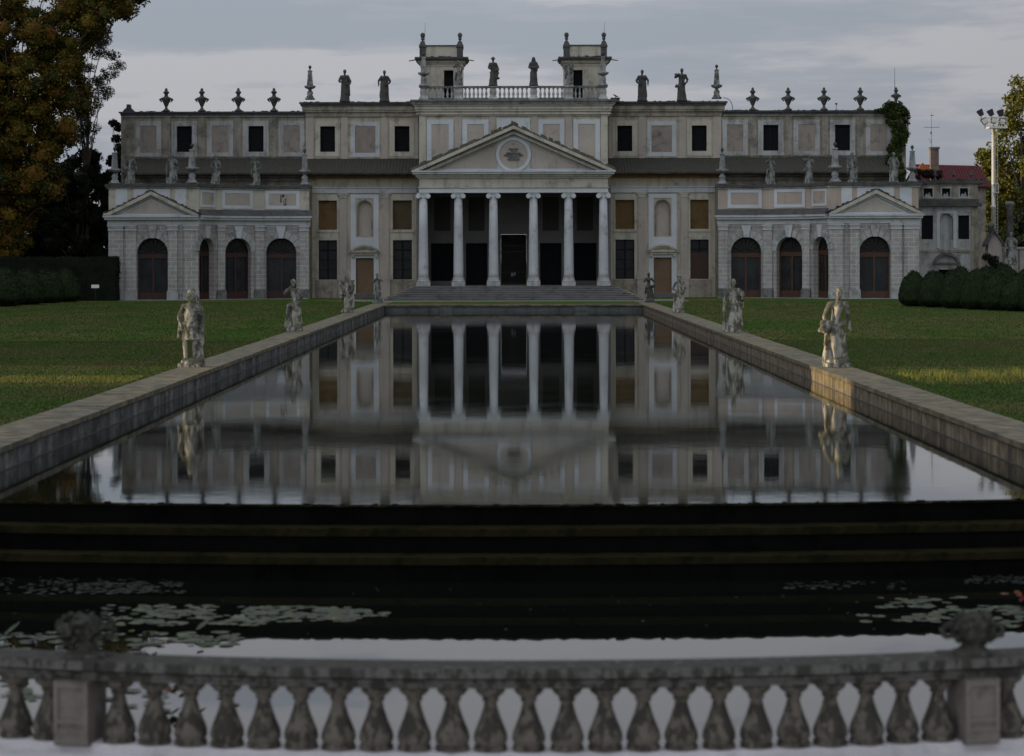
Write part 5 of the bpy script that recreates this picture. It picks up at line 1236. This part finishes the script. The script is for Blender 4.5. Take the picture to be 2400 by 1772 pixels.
tree('large autumn plane tree with orange-brown leaves at the left edge', tx, tD, 14, .5, (0, 0, 15, 6, 4, 12), 140000, .115, AUT, 430, (.6, 1.45), 3, cen_=cc, core=.62)
tab = [(ZY(y, 204) - GZ, XP(x, 204) - XP(205, 204)) for y, x in ((42, 232), (70, 255), (110, 274), (130, 262), (150, 290), (185, 274), (215, 262), (240, 232), (300, 225), (335, 205))]
tree('sparse grey-green tree with twigs showing, between the autumn plane and the left roof corner', XP(205, 204), 204, 14, .2, (0, 0, 19, 3, 2, 6), 20000, .075, GRG, 150, (.3, .8), 8, cen_=envelope(tab, -2.4, 3, 204, 150, 8, 1.5))
for i, (px_, D, h, rx) in enumerate(((222, 206, 14.0, 2.3), (170, 204, 13.6, 2.6), (112, 207, 8.6, 2.6), (30, 205, 15.0, 3.4), (273, 205, 16.4, .85), (-60, 205, 12, 3.0), (138, 209, 14.5, 2.4), (-10, 209, 20, 3.6))):
    tree('near-black evergreen tree beyond the hedge, %s' % ['second from the palace corner', 'third from the palace corner', 'behind the hanging plane leaves', 'low in the left corner', 'narrow and tallest, touching the palace corner', 'mostly past the left picture edge', 'rearmost, right of the plane trunk', 'tall one behind the plane tree'][i], XP(px_, D), D, 3, .25, (0, 0, h * .5, rx, 2.0, h * .5), 9000, .13, DKG, 50, (.7, 1.1) if i != 4 else (.45, .7), 20 + i, core=.75, group='dark evergreens left of the palace')
# right: two tall olive trees behind the mast
tree('tall olive-yellow tree behind the floodlight mast at the right edge', XP(2395, 235), 235, 8, .4, (0.3, 0, 11.5, 4.0, 3.5, 10.6), 26000, .17, OLV, 90, (.9, 1.7), 41)
tree('lower olive tree left of the floodlight mast, behind the red roof', XP(2322, 240), 240, 6, .3, (0, 0, 8.5, 1.5, 2, 6.9), 12000, .16, OLV, 40, (.7, 1.2), 43)
tree('dark dense tree at the right edge behind the fence', XP(2400, 222), 222, 2, .25, (0.2, 0, 4.2, 1.7, 1.6, 4.0), 9000, .14, DKG, 40, (.6, 1.0), 44, core=.7)

def dome(h, r, seed, n=9000):
    random.seed(seed); bm = bmesh.new(); bmesh.ops.create_icosphere(bm, subdivisions=5, radius=1)
    V = []
    for v in bm.verts:
        c = v.co; zz = c.z
        rr = math.sqrt(max(0, 1 - zz * zz)) if zz > 0 else (1 - .12 * zz * zz * 2)
        k = math.hypot(c.x, c.y) or 1
        if zz > 0: q9 = (1 - zz ** 1.9) ** .54 / max(rr, .02); p = Vector((c.x * q9, c.y * q9, 0.22 + zz * .78))
        else: p = Vector((c.x / k * rr * min(1, k * 1.0 + .0), c.y / k * rr * min(1, k), .22 * (1 + zz)))
        p = Vector((p.x * r, p.y * r, p.z * h)); nn = noise.noise(p * 1.6 + Vector((seed, 0, 0))) * .05 + noise.noise(p * 7) * .02
        v.co = p * (1 + nn)
    bmesh.ops.recalc_face_normals(bm, faces=bm.faces)
    faces = list(bm.faces); r_ = np.random.default_rng(seed)
    cen = np.array([f.calc_center_median()[:] for f in faces]); nor = np.array([f.normal[:] for f in faces]); ar = np.array([f.calc_area() for f in faces])
    idx = r_.choice(len(faces), n, p=ar / ar.sum()); p = cen[idx] + nor[idx] * r_.uniform(-.01, .035, n)[:, None] + r_.normal(size=(n, 3)) * .02
    u = r_.normal(size=(n, 3)); u /= np.linalg.norm(u, axis=1)[:, None]; v = np.cross(u, nor[idx] + r_.normal(size=(n, 3)) * .6); v /= np.linalg.norm(v, axis=1)[:, None]
    s = .022 * r_.uniform(.6, 1.5, n)[:, None]; Q = np.stack([p - u * s, p - v * s, p + u * s, p + v * s], 1).reshape(-1, 3)
    Vc = [q.co[:] for q in bm.verts]; Fc = [tuple(v.index for v in f.verts) for f in bm.faces]; bm.free(); o_ = len(Vc)
    me = bpy.data.meshes.new('topiary'); me.from_pydata(Vc + [tuple(q) for q in Q], [], Fc + [(o_ + 4 * i, o_ + 4 * i + 1, o_ + 4 * i + 2, o_ + 4 * i + 3) for i in range(n)])
    me.materials.append(HDG); return me
TOP = [dome(1.0, 1.0, s) for s in (1, 2, 3)]
GT = 'clipped dome bushes beside the lawn'
def topi(k, px_, D, halfw, ytop, label):
    o = bpy.data.objects.new('topiary_bush', TOP[k % 3]); COL.objects.link(o); h = ZY(ytop, D) - GZ; r = halfw * D / FOC
    o.location = (XP(px_, D), D, GZ - .03); o.scale = (r, r, h); o.rotation_euler = (0, 0, k * 1.3); tag(o, label, 'bush', GT)
R_ = [(2142, 163, 35, 640, 'nearest the right pavilion'), (2188, 159.5, 36, 637, 'second from the right pavilion'), (2239, 156, 38, 636, 'third from the right pavilion'), (2289, 153, 38, 637, 'fourth from the right pavilion'), (2337, 150.5, 38, 641, 'fifth from the right pavilion'), (2385, 148, 40, 645, 'sixth from the right pavilion'), (2433, 146, 42, 650, 'at the picture edge')]
for k, (a, D, hw, yt, l) in enumerate(R_): topi(k, a, D, hw, yt, 'dark clipped dome bush, front right row, ' + l)
for k, (a, D, hw, yt, l) in enumerate([(2252, 168, 38, 630, 'first showing above the front row'), (2314, 166, 36, 627, 'middle one behind the front row'), (2358, 164, 38, 625, 'just left of the white fence post'), (2408, 163, 36, 634, 'at the picture edge')]): topi(k, a, D, hw, yt, 'dark clipped dome bush, back right row, ' + l)
for k, (a, D, hw, yt, l) in enumerate([(152, 183, 37, 629, 'nearest the left hedge'), (108, 179, 40, 628, 'second from the hedge'), (60, 174, 43, 630, 'third from the hedge'), (8, 169, 47, 627, 'fourth from the hedge, at the picture edge')]): topi(k, a, D, hw, yt, 'near-black clipped dome bush on the left, ' + l)
# tall clipped hedge
def hedge(x0, x1, y0, y1, z1, label, n, sz=.04, mat=None, seed=5):
    r_ = np.random.default_rng(seed); bm = bmesh.new()
    bmesh.ops.create_cube(bm, size=1); bmesh.ops.subdivide_edges(bm, edges=bm.edges, cuts=14, use_grid_fill=True)
    for v in bm.verts:
        p = Vector(((x0 + x1) / 2 + v.co.x * (x1 - x0), (y0 + y1) / 2 + v.co.y * (y1 - y0), GZ - .1 + (v.co.z + .5) * (z1 - GZ)))
        q = Vector([v.co.x, v.co.y, v.co.z])
        p += Vector((noise.noise(p * .8), noise.noise(p * .8 + Vector((5, 0, 0))), noise.noise(p * 1.1 + Vector((0, 9, 0))))) * .12; v.co = p
    bm.normal_update(); faces = list(bm.faces); cen = np.array([f.calc_center_median()[:] for f in faces]); ar = np.array([f.calc_area() for f in faces]); nor = np.array([f.normal[:] for f in faces])
    V3 = np.array([[v.co[:] for v in f.verts][:4] for f in faces]); idx = r_.choice(len(faces), n, p=ar / ar.sum()); a_, b_ = r_.random(n)[:, None], r_.random(n)[:, None]
    p = V3[idx, 0] + (V3[idx, 1] - V3[idx, 0]) * a_ + (V3[idx, 3] - V3[idx, 0]) * b_ + r_.normal(size=(n, 3)) * .04
    u = r_.normal(size=(n, 3)); u /= np.linalg.norm(u, axis=1)[:, None]; v = np.cross(u, r_.normal(size=(n, 3))); v /= np.linalg.norm(v, axis=1)[:, None]; s = sz * r_.uniform(.6, 1.5, n)[:, None]
    Q = np.stack([p - u * s, p - v * s, p + u * s, p + v * s], 1).reshape(-1, 3)
    Vc = [q.co[:] for q in bm.verts]; Fc = [tuple(v.index for v in f.verts) for f in bm.faces]; bm.free(); o_ = len(Vc)
    me = bpy.data.meshes.new('hedge'); me.from_pydata(Vc + [tuple(q) for q in Q], [], Fc + [(o_ + 4 * i, o_ + 4 * i + 1, o_ + 4 * i + 2, o_ + 4 * i + 3) for i in range(n)]); me.materials.append(mat or HDG)
    o = bpy.data.objects.new('hedge', me); COL.objects.link(o); return tag(o, label, 'hedge')
hedge(XP(-60, 187), XP(271, 187), 186.6, 190.5, ZY(599, 187), 'tall straight clipped hedge, nearly black, ending against the left pavilion', 26000, mat=HDK)
# sign by the hedge
sx_ = thing('small_sign', 'small blank white plate on a thin post in front of the dark left hedge', 'sign', (XP(223.5, 184), 184, GZ))
w = MB(); w.box(XP(214.5, 184), XP(232.5, 184), 183.9, 183.93, ZY(673, 184), ZY(665, 184)); w.build('plate', MT['signwhite'], sx_)
w = MB(); w.tube((XP(223.5, 184), 183.96, GZ - .1), (XP(223.5, 184), 183.96, ZY(666, 184)), .018); w.build('post', MT['lamp'], sx_)
# ivy
random.seed(4); cen = []; rad = []
def ivy(px_, py_, r, d=0): cen.append((XP(px_, 199) , 198.9 + d, ZY(py_, 199))); rad.append(r)
for k in range(46):
    t = k / 45; y = 250 + t * 172; xx = 2098 + 12 * math.sin(t * 5) + (0 if t < .75 else (t - .75) * 20); hw = (18 + 10 * math.exp(-((y - 275) / 22) ** 2) - 4 * t)
    for _ in range(2): ivy(xx + random.uniform(-hw, hw), y + random.uniform(-4, 4), random.uniform(.22, .42), random.uniform(-.2, .5) - (0 if t < .6 else (t - .6) * 10))
for k in range(14): ivy(2052 + k * 3.6, 262 - k * .5 + random.uniform(-2, 2), .2 + .01 * k)
for k in range(8): ivy(2094 + random.uniform(-14, 18), 247 + random.uniform(-6, 6), .3)
Q = leaf_cloud(cen, rad, 15000, .075, .9, 12); 
me = quads_mesh('ivy', Q); me.materials.append(IVY); o = bpy.data.objects.new('ivy', me); COL.objects.link(o); tag(o, 'dark green ivy hanging down the right end of the palace from the roof corner', 'ivy')

# ================================================================== RIGHT BACKGROUND
D = 207.0; fr = plane_fr(D); X = lambda p: XP(p, D); Z = lambda y: ZY(y, D)
an = thing('annex', 'weathered grey side building with dark windows, niche and small square openings right of the pavilion', 'building', (X(2220), D, GZ))
w = MB(); wall(w, fr, X(2140), X(2292), GZ - .2, Z(486), [(X(2160), X(2187), Z(563), Z(507), False), (X(2246), X(2272), Z(563), Z(507), False), (X(2203), X(2234), Z(584), Z(503), True), (X(2199), X(2236), GZ - .1, Z(634), False)], .4)
w.build('wall', MT['oldwhite'], an)
w = MB(); wall(w, fr, X(2140), X(2292), Z(470), Z(433), [(X(a), X(b), Z(463.5), Z(443.5), False) for a, b in ((2165, 2186), (2208, 2227), (2250, 2269))], .3); w.build('attic_wall', MT['oldpink'], an)
for a, b in ((2165, 2186), (2208, 2227), (2250, 2269)):
    w = MB(); w.box(X(a), X(b), .25, .3, Z(463.5), Z(443.5), fr); q = w.build('window', MT['black'], an)
    w = MB(); frame_rect(w, fr, X(a), X(b), Z(463.5), Z(443.5), .13, -.05, .02); w.build('window_frame', MT['oldwhite'], q)
    w = MB(); c = (a + b) / 2; w.prism([(X(c - 8), Z(463)), (X(c - 3), Z(455)), (X(c), Z(459)), (X(c + 4), Z(452)), (X(c + 8), Z(463))], .16, .2, fr); w.build('torn_screen', MT['oldwhite'], q)
for a, b in ((2160, 2187), (2246, 2272)):
    w = MB(); w.box(X(a), X(b), .2, .26, Z(563), Z(507), fr); w.build('shutter', MT['black'], an)
w = MB(); w.box(X(2195), X(2202.8), -.06, .02, Z(584), Z(497), fr); w.box(X(2234.2), X(2242), -.06, .02, Z(584), Z(497), fr); w.box(X(2202.8), X(2234.2), -.06, .02, Z(502.5), Z(497), fr); w.build('niche_surround', MT['white'], an)
w = MB(); w.box(X(2203), X(2234), .38, .42, Z(585), Z(502), fr); w.box(X(2203), X(2234), .05, .4, Z(584), Z(564), fr); w.build('niche', MT['oldwhite'], an)
w = MB(); w.box(X(2199), X(2236), .3, .36, GZ, Z(634), fr); w.build('door', MT['black'], an)
w = MB(); w.box(X(2142), X(2294), -.3, .5, Z(476), Z(469), fr); w.prism([(X(2146), Z(486)), (X(2300), Z(486)), (X(2300), Z(480)), (X(2290), Z(476.2)), (X(2150), Z(476.2))], -.5, .5, fr); w.build('cornice', MT['dark'], an)
w = MB(); w.box(X(2142), X(2310), -.2, 9, Z(432.8), Z(425), fr)
for k in range(26): 
    u = random.uniform(2145, 2300); w.box(X(u), X(u + random.uniform(2, 6)), -.2, .2, Z(425), Z(424 - random.random() * 2), fr)
w.build('roof_edge', MT['dark'], an)
w = MB(); rr = SX(33, D); arch_band(w, fr, X(2218), Z(627), rr - .25, rr, -.35, .02, R(20), R(160), 14); w.box(X(2186), X(2250), -.3, .02, Z(620), Z(616.5), fr); w.build('door_pediment', MT['darkmid'], an)
w = MB(); w.box(X(2140), X(2292), -.06, .02, Z(594), Z(588), fr); w.build('string_course', MT['oldtan'], an)
w = MB(); w.add([(X(2292), D, GZ), (X(2292), D, Z(433)), (X(2318), D + 7, ZY(436, D + 7)), (X(2322), D + 7, GZ)], [(0, 1, 2, 3)]); w.box(X(2276), X(2291.8), -.1, .02, GZ, Z(486.2), fr); w.build('side_wall', MT['rustic'] if False else MT['oldtan'], an)
for i, u in enumerate((2193, 2237, 2279)):
    w = MB(); w.lathe([(.2, Z(426)), (.2, Z(423)), (.08, Z(420)), (.07, Z(417)), (.2, Z(413)), (.17, Z(410)), (.07, Z(407)), (.1, Z(404)), (.02, Z(401))], (X(u), D + .2, 0), 10); w.build('finial', MT['dark'], an, True)
# red roofed house with chimney
D = 226.0; X = lambda p: XP(p, D); Z = lambda y: ZY(y, D); fr = plane_fr(D)
h = thing('red_roofed_house', 'house with dark red tiled roof and orange gable edge seen over the annex', 'house', (X(2230), D, GZ))
w = MB(); w.box(X(2150), X(2312), .2, 8, GZ, Z(430), fr); w.build('wall', MT['oldpink'], h)
w = MB(); w.add([fr(X(2148), -.6, Z(440)), fr(X(2322), -.6, Z(440)), fr(X(2316), 4, ZY(391, D + 4)), fr(X(2160), 4, ZY(387, D + 4))], [(0, 1, 2, 3)]); w.add([fr(X(2148), 9, Z(440)), fr(X(2322), 9, Z(440)), fr(X(2316), 4, ZY(391, D + 4)), fr(X(2160), 4, ZY(387, D + 4))], [(0, 1, 2, 3)]); w.build('roof', MT['redroof'], h)
w = MB(); w.prism([(X(2149), Z(397)), (X(2158), Z(384.5)), (X(2178), Z(396)), (X(2178), Z(408))], -.9, -.6, fr); w.build('gable_tiles', MT['orangeroof'], h)
ch = MB(); ch.box(X(2175), X(2194), -1.6, -.9, Z(440), Z(353), fr); ch.box(X(2173), X(2196), -1.7, -.8, Z(353), Z(348.5), fr); cho = ch.build('chimney', MT['chimney'], h)
tv = thing('tv_aerial', 'thin television aerial mast with crossbar standing on the brick chimney', 'aerial', (X(2178.5), D - 1.2, Z(348)))
w = MB(); f = lambda a, b, d=0: (X(a), D - 1.2 + d, Z(b)); w.tube(f(2178.5, 350), f(2178.5, 268), .035, .02, 5); w.build('mast', MT['lamp'], tv)
w = MB(); w.tube(f(2160, 302), f(2197, 302.5), .02, .02, 4)
for k in range(8): w.tube(f(2161 + k * 5, 302, -.35), f(2161 + k * 5, 302, .35), .012, .012, 4)
w.tube(f(2178.5, 275), f(2178.5, 275, -1), .02, .02, 4)
for k in range(5): w.tube(f(2176, 275, -.2 * k), f(2181, 275, -.2 * k), .015, .015, 4)
w.tube(f(2172, 327), f(2178, 340), .018, .018, 4); w.tube(f(2177, 318), f(2177, 312), .05, .05, 6); w.build('crossbar', MT['lamp'], tv)
# creeper on the annex roof
random.seed(9); cen = [(XP(random.uniform(2146, 2206), 208), 208 + random.random(), ZY(random.uniform(402, 424), 208)) for k in range(26)]
cen = [c for c in cen if True]; Q = leaf_cloud(cen, [.4] * len(cen), 3500, .07, .6, 3); me = quads_mesh('creeper', Q); me.materials.append(leaf_mat('reddish_creeper_leaves', [(.015, .02, .01), (.04, .015, .01), (.02, .025, .01)], 1)); o = bpy.data.objects.new('creeper', me); COL.objects.link(o); tag(o, 'dark reddish creeper spilling over the annex roof beside the pavilion obelisk', 'creeper')
# floodlight mast
D = 214.0; X = lambda p: XP(p, D); Z = lambda y: ZY(y, D); fr = plane_fr(D)
ms = thing('floodlight_mast', 'tall pale steel floodlight mast with ladder and lamp platform at the right', 'mast', (X(2330), D, GZ))
w = MB(); w.lathe([(.22, GZ - .1), (.19, Z(490)), (.24, Z(489)), (.24, Z(485)), (.15, Z(484)), (.13, Z(305))], (X(2328), D, 0), 12); w.build('pole', MT['metal'], ms, True)
w = MB()
for dx in (.22, .42): w.tube((X(2328) + dx, D - .05, Z(560)), (X(2328) + dx, D - .05, Z(305)), .02, .02, 4)
z = Z(558)
while z < Z(306): w.tube((X(2328) + .22, D - .05, z), (X(2328) + .42, D - .05, z), .014, .014, 4); z += .3
for z in (Z(455), Z(434)): w.box(X(2327), X(2339), D - .35 - D + D, D + .1, z, z + .06)
for px_ in (2332, 2338.5): w.box(X(px_), X(px_) + .05, D - .35, D - .3, Z(456), Z(433))
w.build('ladder', MT['metal'], ms)
w = MB(); pl0, pl1 = X(2316), X(2359)
w.box(pl0, pl1, D - .6, D + .6, Z(304), Z(299.5))
for px_ in (2318, 2332, 2345, 2357): w.box(X(px_), X(px_) + .05, D - .6, D - .55, Z(299.4), Z(279)); w.box(X(px_), X(px_) + .05, D + .55, D + .6, Z(299.4), Z(279))
for y in (279, 289): w.box(pl0, pl1, D - .6, D - .56, Z(y), Z(y) + .05); w.box(pl0, pl1, D + .56, D + .6, Z(y), Z(y) + .05)
w.tube((X(2295), D, Z(280)), (X(2318), D, Z(279)), .03, .03, 5); w.tube((X(2297), D, Z(283)), (X(2306), D, Z(297)), .03, .03, 5); w.tube((X(2306), D, Z(297)), (X(2320), D, Z(298)), .03, .03, 5)
w.build('platform', MT['metal'], ms)
for (px_, py_, tl) in ((2297, 267, -.5), (2321, 267, -.45), (2344, 268, -.3), (2306, 287, -.5), (2328, 285, .1), (2348, 288, .15)):
    w = MB(); M_ = Matrix.Rotation(tl, 3, 'Y'); c0 = Vector((X(px_), D - .3, Z(py_)))
    w2 = [(-.2, -.14, -.32), (.2, -.14, -.32), (.2, .14, -.28), (-.2, .14, -.28), (-.28, -.22, .3), (.28, -.22, .3), (.28, .22, .22), (-.28, .22, .22)]
    w.add([tuple(c0 + M_ @ Vector(p)) for p in w2], [(0, 1, 5, 4), (1, 2, 6, 5), (2, 3, 7, 6), (3, 0, 4, 7), (4, 5, 6, 7), (3, 2, 1, 0)]); w.tube(c0 + M_ @ Vector((0, 0, -.3)), c0 + Vector((.05, .1, -.65)), .03, .03, 5)
    q = w.build('floodlight', MT['lamp'], ms)
    w = MB(); w.add([tuple(c0 + M_ @ Vector(p)) for p in ((-.2, -.17, -.24), (.2, -.17, -.24), (.24, -.235, .22), (-.24, -.235, .22))], [(0, 1, 2, 3)]); w.build('lens', MT['lampface' if py_ > 280 else 'lamp'], q)
# gateway, fence, column, far roof
D = 200.0; X = lambda p: XP(p, D); Z = lambda y: ZY(y, D); fr = plane_fr(D)
gw = thing('garden_gate_house', 'small gabled stone gate pier with dark coping at the right edge', 'gate house', (X(2330), D, GZ))
w = MB(); w.prism([(X(2316), GZ - .1), (X(2349), GZ - .1), (X(2349), Z(572)), (X(2329), Z(548)), (X(2316), Z(572))], 0, 1.2, fr); w.build('wall', MT['fence'], gw)
w = MB()
for a, b, c, d in ((2310, 581, 2329, 545), (2329, 545, 2352, 579)): w.prism([(X(a), Z(b)), (X(c), Z(d)), (X(c), Z(d - 7)), (X(a), Z(b - 7))], -.3, 1.4, fr)
w.build('coping', MT['dark'], gw)
w = MB(); w.lathe([(.25, Z(546)), (.12, Z(541)), (.3, Z(536)), (.33, Z(531)), (.2, Z(526)), (.05, Z(523))], (X(2325), D + .4, 0), 10); w.lathe([(.14, Z(546)), (.14, Z(542)), (.05, Z(539))], (X(2315), D + .4, 0), 8); w.build('ball', MT['dark'], gw, True)
fe = thing('garden_fence', 'pinkish rendered fence wall with pale coping running out at the right edge', 'fence', (X(2385), D + .5, GZ))
w = MB()
for k in range(8): a = 2351 + k * 14; w.box(X(a), X(a + 11.5), .6, .9, GZ - .1, Z(586), fr)
w.build('panel', MT['fence'], fe)
w = MB(); w.box(X(2349), X(2470), .5, 1.0, Z(586), Z(581.5), fr); w.build('coping', MT['oldwhite'], fe)
w = MB(); w.box(X(2349), X(2470), .75, .85, GZ - .1, Z(588), fr); w.build('back_panel', MT['recessdark'], fe)
statue('pillar', X(2366), D - .6, Z(622), SX(76, D), 'small grey statue on a pedestal in front of the pinkish fence at the right edge', 'statuemid', 'garden statue', vox=.03)
w = MB(); w.lathe([(.34, GZ - .1), (.34, GZ + .3), (.26, GZ + .4), (.26, Z(625)), (.33, Z(622.3))], (X(2366), D - .6, 0), 4, True, R(45)); tag(w.build('pedestal', MT['oldwhite']), 'stone pedestal under the small statue at the right edge', 'pedestal')
w = MB(); w.lathe([(.35, GZ), (.3, Z(480)), (.42, Z(477)), (.45, Z(470)), (.3, Z(467))], (XP(2367, 212), 212, 0), 12); tag(w.build('stone_column', MT['darkmid'], None, True), 'grey stone column standing behind the fence right of the mast', 'column')
w = MB(); D2 = 245; w.add([(XP(2335, D2), D2, ZY(518, D2)), (XP(2480, D2), D2, ZY(518, D2)), (XP(2480, D2), D2 + 5, ZY(472, D2 + 5)), (XP(2395, D2), D2 + 5, ZY(472, D2 + 5))], [(0, 1, 2, 3)]); w.build('x', MT['redroof'])
bpy.data.objects.remove(bpy.data.objects['x'])
ho = thing('far_house', 'far house showing a strip of red roof at the right edge below the olive tree', 'house', (XP(2400, 245), 245, GZ))
w.build('roof', MT['redroof'], ho); w = MB(); w.box(XP(2340, 245), XP(2480, 245), 245.4, 250, GZ, ZY(520, 245)); w.build('wall', MT['oldtan'], ho)
random.seed(2); cen = [(XP(random.uniform(2305, 2342), 199), 198.5, ZY(random.uniform(603, 640), 199)) for k in range(20)]; Q = leaf_cloud(cen, [.35] * 20, 3500, .06, .9, 8); me = quads_mesh('shrub', Q); me.materials.append(DKG); o = bpy.data.objects.new('shrub', me); COL.objects.link(o); tag(o, 'loose dark shrub in front of the gate pier at the right', 'shrub')

# ================================================================== UNSEEN TREES ADDED LEFT OF THE FRAME (they block the low sun)
shade = tree('unseen dense tree added left of the garden to block the low sun', -62, 45, 6, .5, (0, 0, 15, 8.5, 8.5, 15), 9000, .5, SHD, 46, (3.2, 4.6), 77, core=.95, group='unseen trees added left of the garden for shade')
ys = [-2, 12, 26, 40, 53.3, 81.8, 95, 109, 123, 137, 151, 165, 179, 190, 203]
ys2 = [5, 19, 33, 46, 53.5, 81.2, 88, 102, 116, 130, 144, 158, 172, 184, 197]  # opening in both rows is shaped to let a sunbeam cross the pool
for i, y in enumerate(ys + ys2):
    o = shade if i == 0 else copy_tree(shade)
    o.location = ((-62 if i < len(ys) else -74) - (i % 3), y, GZ); o.rotation_euler = (0, 0, i * 1.1)

# ================================================================== WORLD, SUN, CAMERA
SUN_AZ = R(1); SUN_EL = R(4.5)   # light travels toward +X and slightly away from the camera
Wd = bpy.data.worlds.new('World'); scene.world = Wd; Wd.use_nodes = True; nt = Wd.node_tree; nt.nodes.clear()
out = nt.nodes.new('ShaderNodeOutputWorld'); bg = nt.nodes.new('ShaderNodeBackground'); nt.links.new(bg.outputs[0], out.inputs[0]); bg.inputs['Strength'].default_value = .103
sk = nt.nodes.new('ShaderNodeTexSky'); sk.sky_type = 'NISHITA'; sk.sun_disc = False; sk.sun_elevation = SUN_EL; sk.sun_rotation = R(270) - SUN_AZ; sk.air_density = 1.2; sk.dust_density = 2
tc = nt.nodes.new('ShaderNodeTexCoord'); G = tc.outputs['Generated']
cl = noise_tex(nt, mapping(nt, G, (3.2, 3.2, 34), (2.3, 1.2, .4)), 1.0, 8, .55)
cl2 = noise_tex(nt, mapping(nt, G, (14, 14, 60), (5.3, 1.2, .4)), 1.0, 7, .6)
sm = nt.nodes.new('ShaderNodeMath'); sm.operation = 'MULTIPLY_ADD'; sm.inputs[1].default_value = .35; nt.links.new(cl2, sm.inputs[0]); nt.links.new(cl, sm.inputs[2])
ccol = ramp(nt, sm.outputs[0], [(.57, (2.95, 3.35, 3.95)), (.64, (3.4, 3.65, 4.2)), (.70, (4.3, 4.4, 4.8))])
c = mix(nt, .88, sk.outputs[0], ccol)
# the cloud deck is brighter overhead and toward the sunset behind the camera
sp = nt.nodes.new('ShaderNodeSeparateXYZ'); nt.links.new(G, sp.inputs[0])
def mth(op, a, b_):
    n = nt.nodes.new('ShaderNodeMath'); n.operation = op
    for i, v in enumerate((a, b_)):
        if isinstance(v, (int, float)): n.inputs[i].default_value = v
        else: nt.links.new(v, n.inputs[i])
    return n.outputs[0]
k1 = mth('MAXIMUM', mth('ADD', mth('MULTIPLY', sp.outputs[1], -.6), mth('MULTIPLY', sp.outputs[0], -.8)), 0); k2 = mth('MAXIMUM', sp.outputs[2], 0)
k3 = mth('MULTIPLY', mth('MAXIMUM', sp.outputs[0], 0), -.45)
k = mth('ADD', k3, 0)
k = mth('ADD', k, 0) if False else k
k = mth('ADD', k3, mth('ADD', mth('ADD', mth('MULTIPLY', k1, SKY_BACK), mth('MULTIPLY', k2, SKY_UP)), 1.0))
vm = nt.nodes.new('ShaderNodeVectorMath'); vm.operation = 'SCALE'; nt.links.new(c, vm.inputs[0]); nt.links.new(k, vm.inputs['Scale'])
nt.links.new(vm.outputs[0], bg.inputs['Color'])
sl_ = bpy.data.lights.new('sun', 'SUN'); sl_.energy = 5.0; sl_.angle = R(.5); sl_.color = (1.0, .76, .42)
so = bpy.data.objects.new('sun', sl_); COL.objects.link(so)
dr_ = Vector((math.cos(SUN_AZ) * math.cos(SUN_EL), math.sin(SUN_AZ) * math.cos(SUN_EL), -math.sin(SUN_EL))); so.rotation_euler = dr_.to_track_quat('-Z', 'Y').to_euler()

cam = bpy.data.cameras.new('camera'); co = bpy.data.objects.new('camera', cam); COL.objects.link(co); scene.camera = co
cam.sensor_width = 36; cam.sensor_fit = 'HORIZONTAL'; cam.lens = 36 * FOC / 2400
cam.shift_x = -4 / 2400; cam.shift_y = -283 / 2400; cam.clip_end = 5000; cam.clip_start = .5
co.location = (0, 0, HC); co.rotation_euler = (R(90), ROLL, 0)
cam.dof.use_dof = True; cam.dof.focus_distance = 125; cam.dof.aperture_fstop = 1.6
scene.view_settings.view_transform = 'Standard'; scene.view_settings.look = 'None'; scene.view_settings.exposure = 0; scene.view_settings.gamma = 1
scene.render.engine = 'CYCLES'
scene.cycles.max_bounces = 6
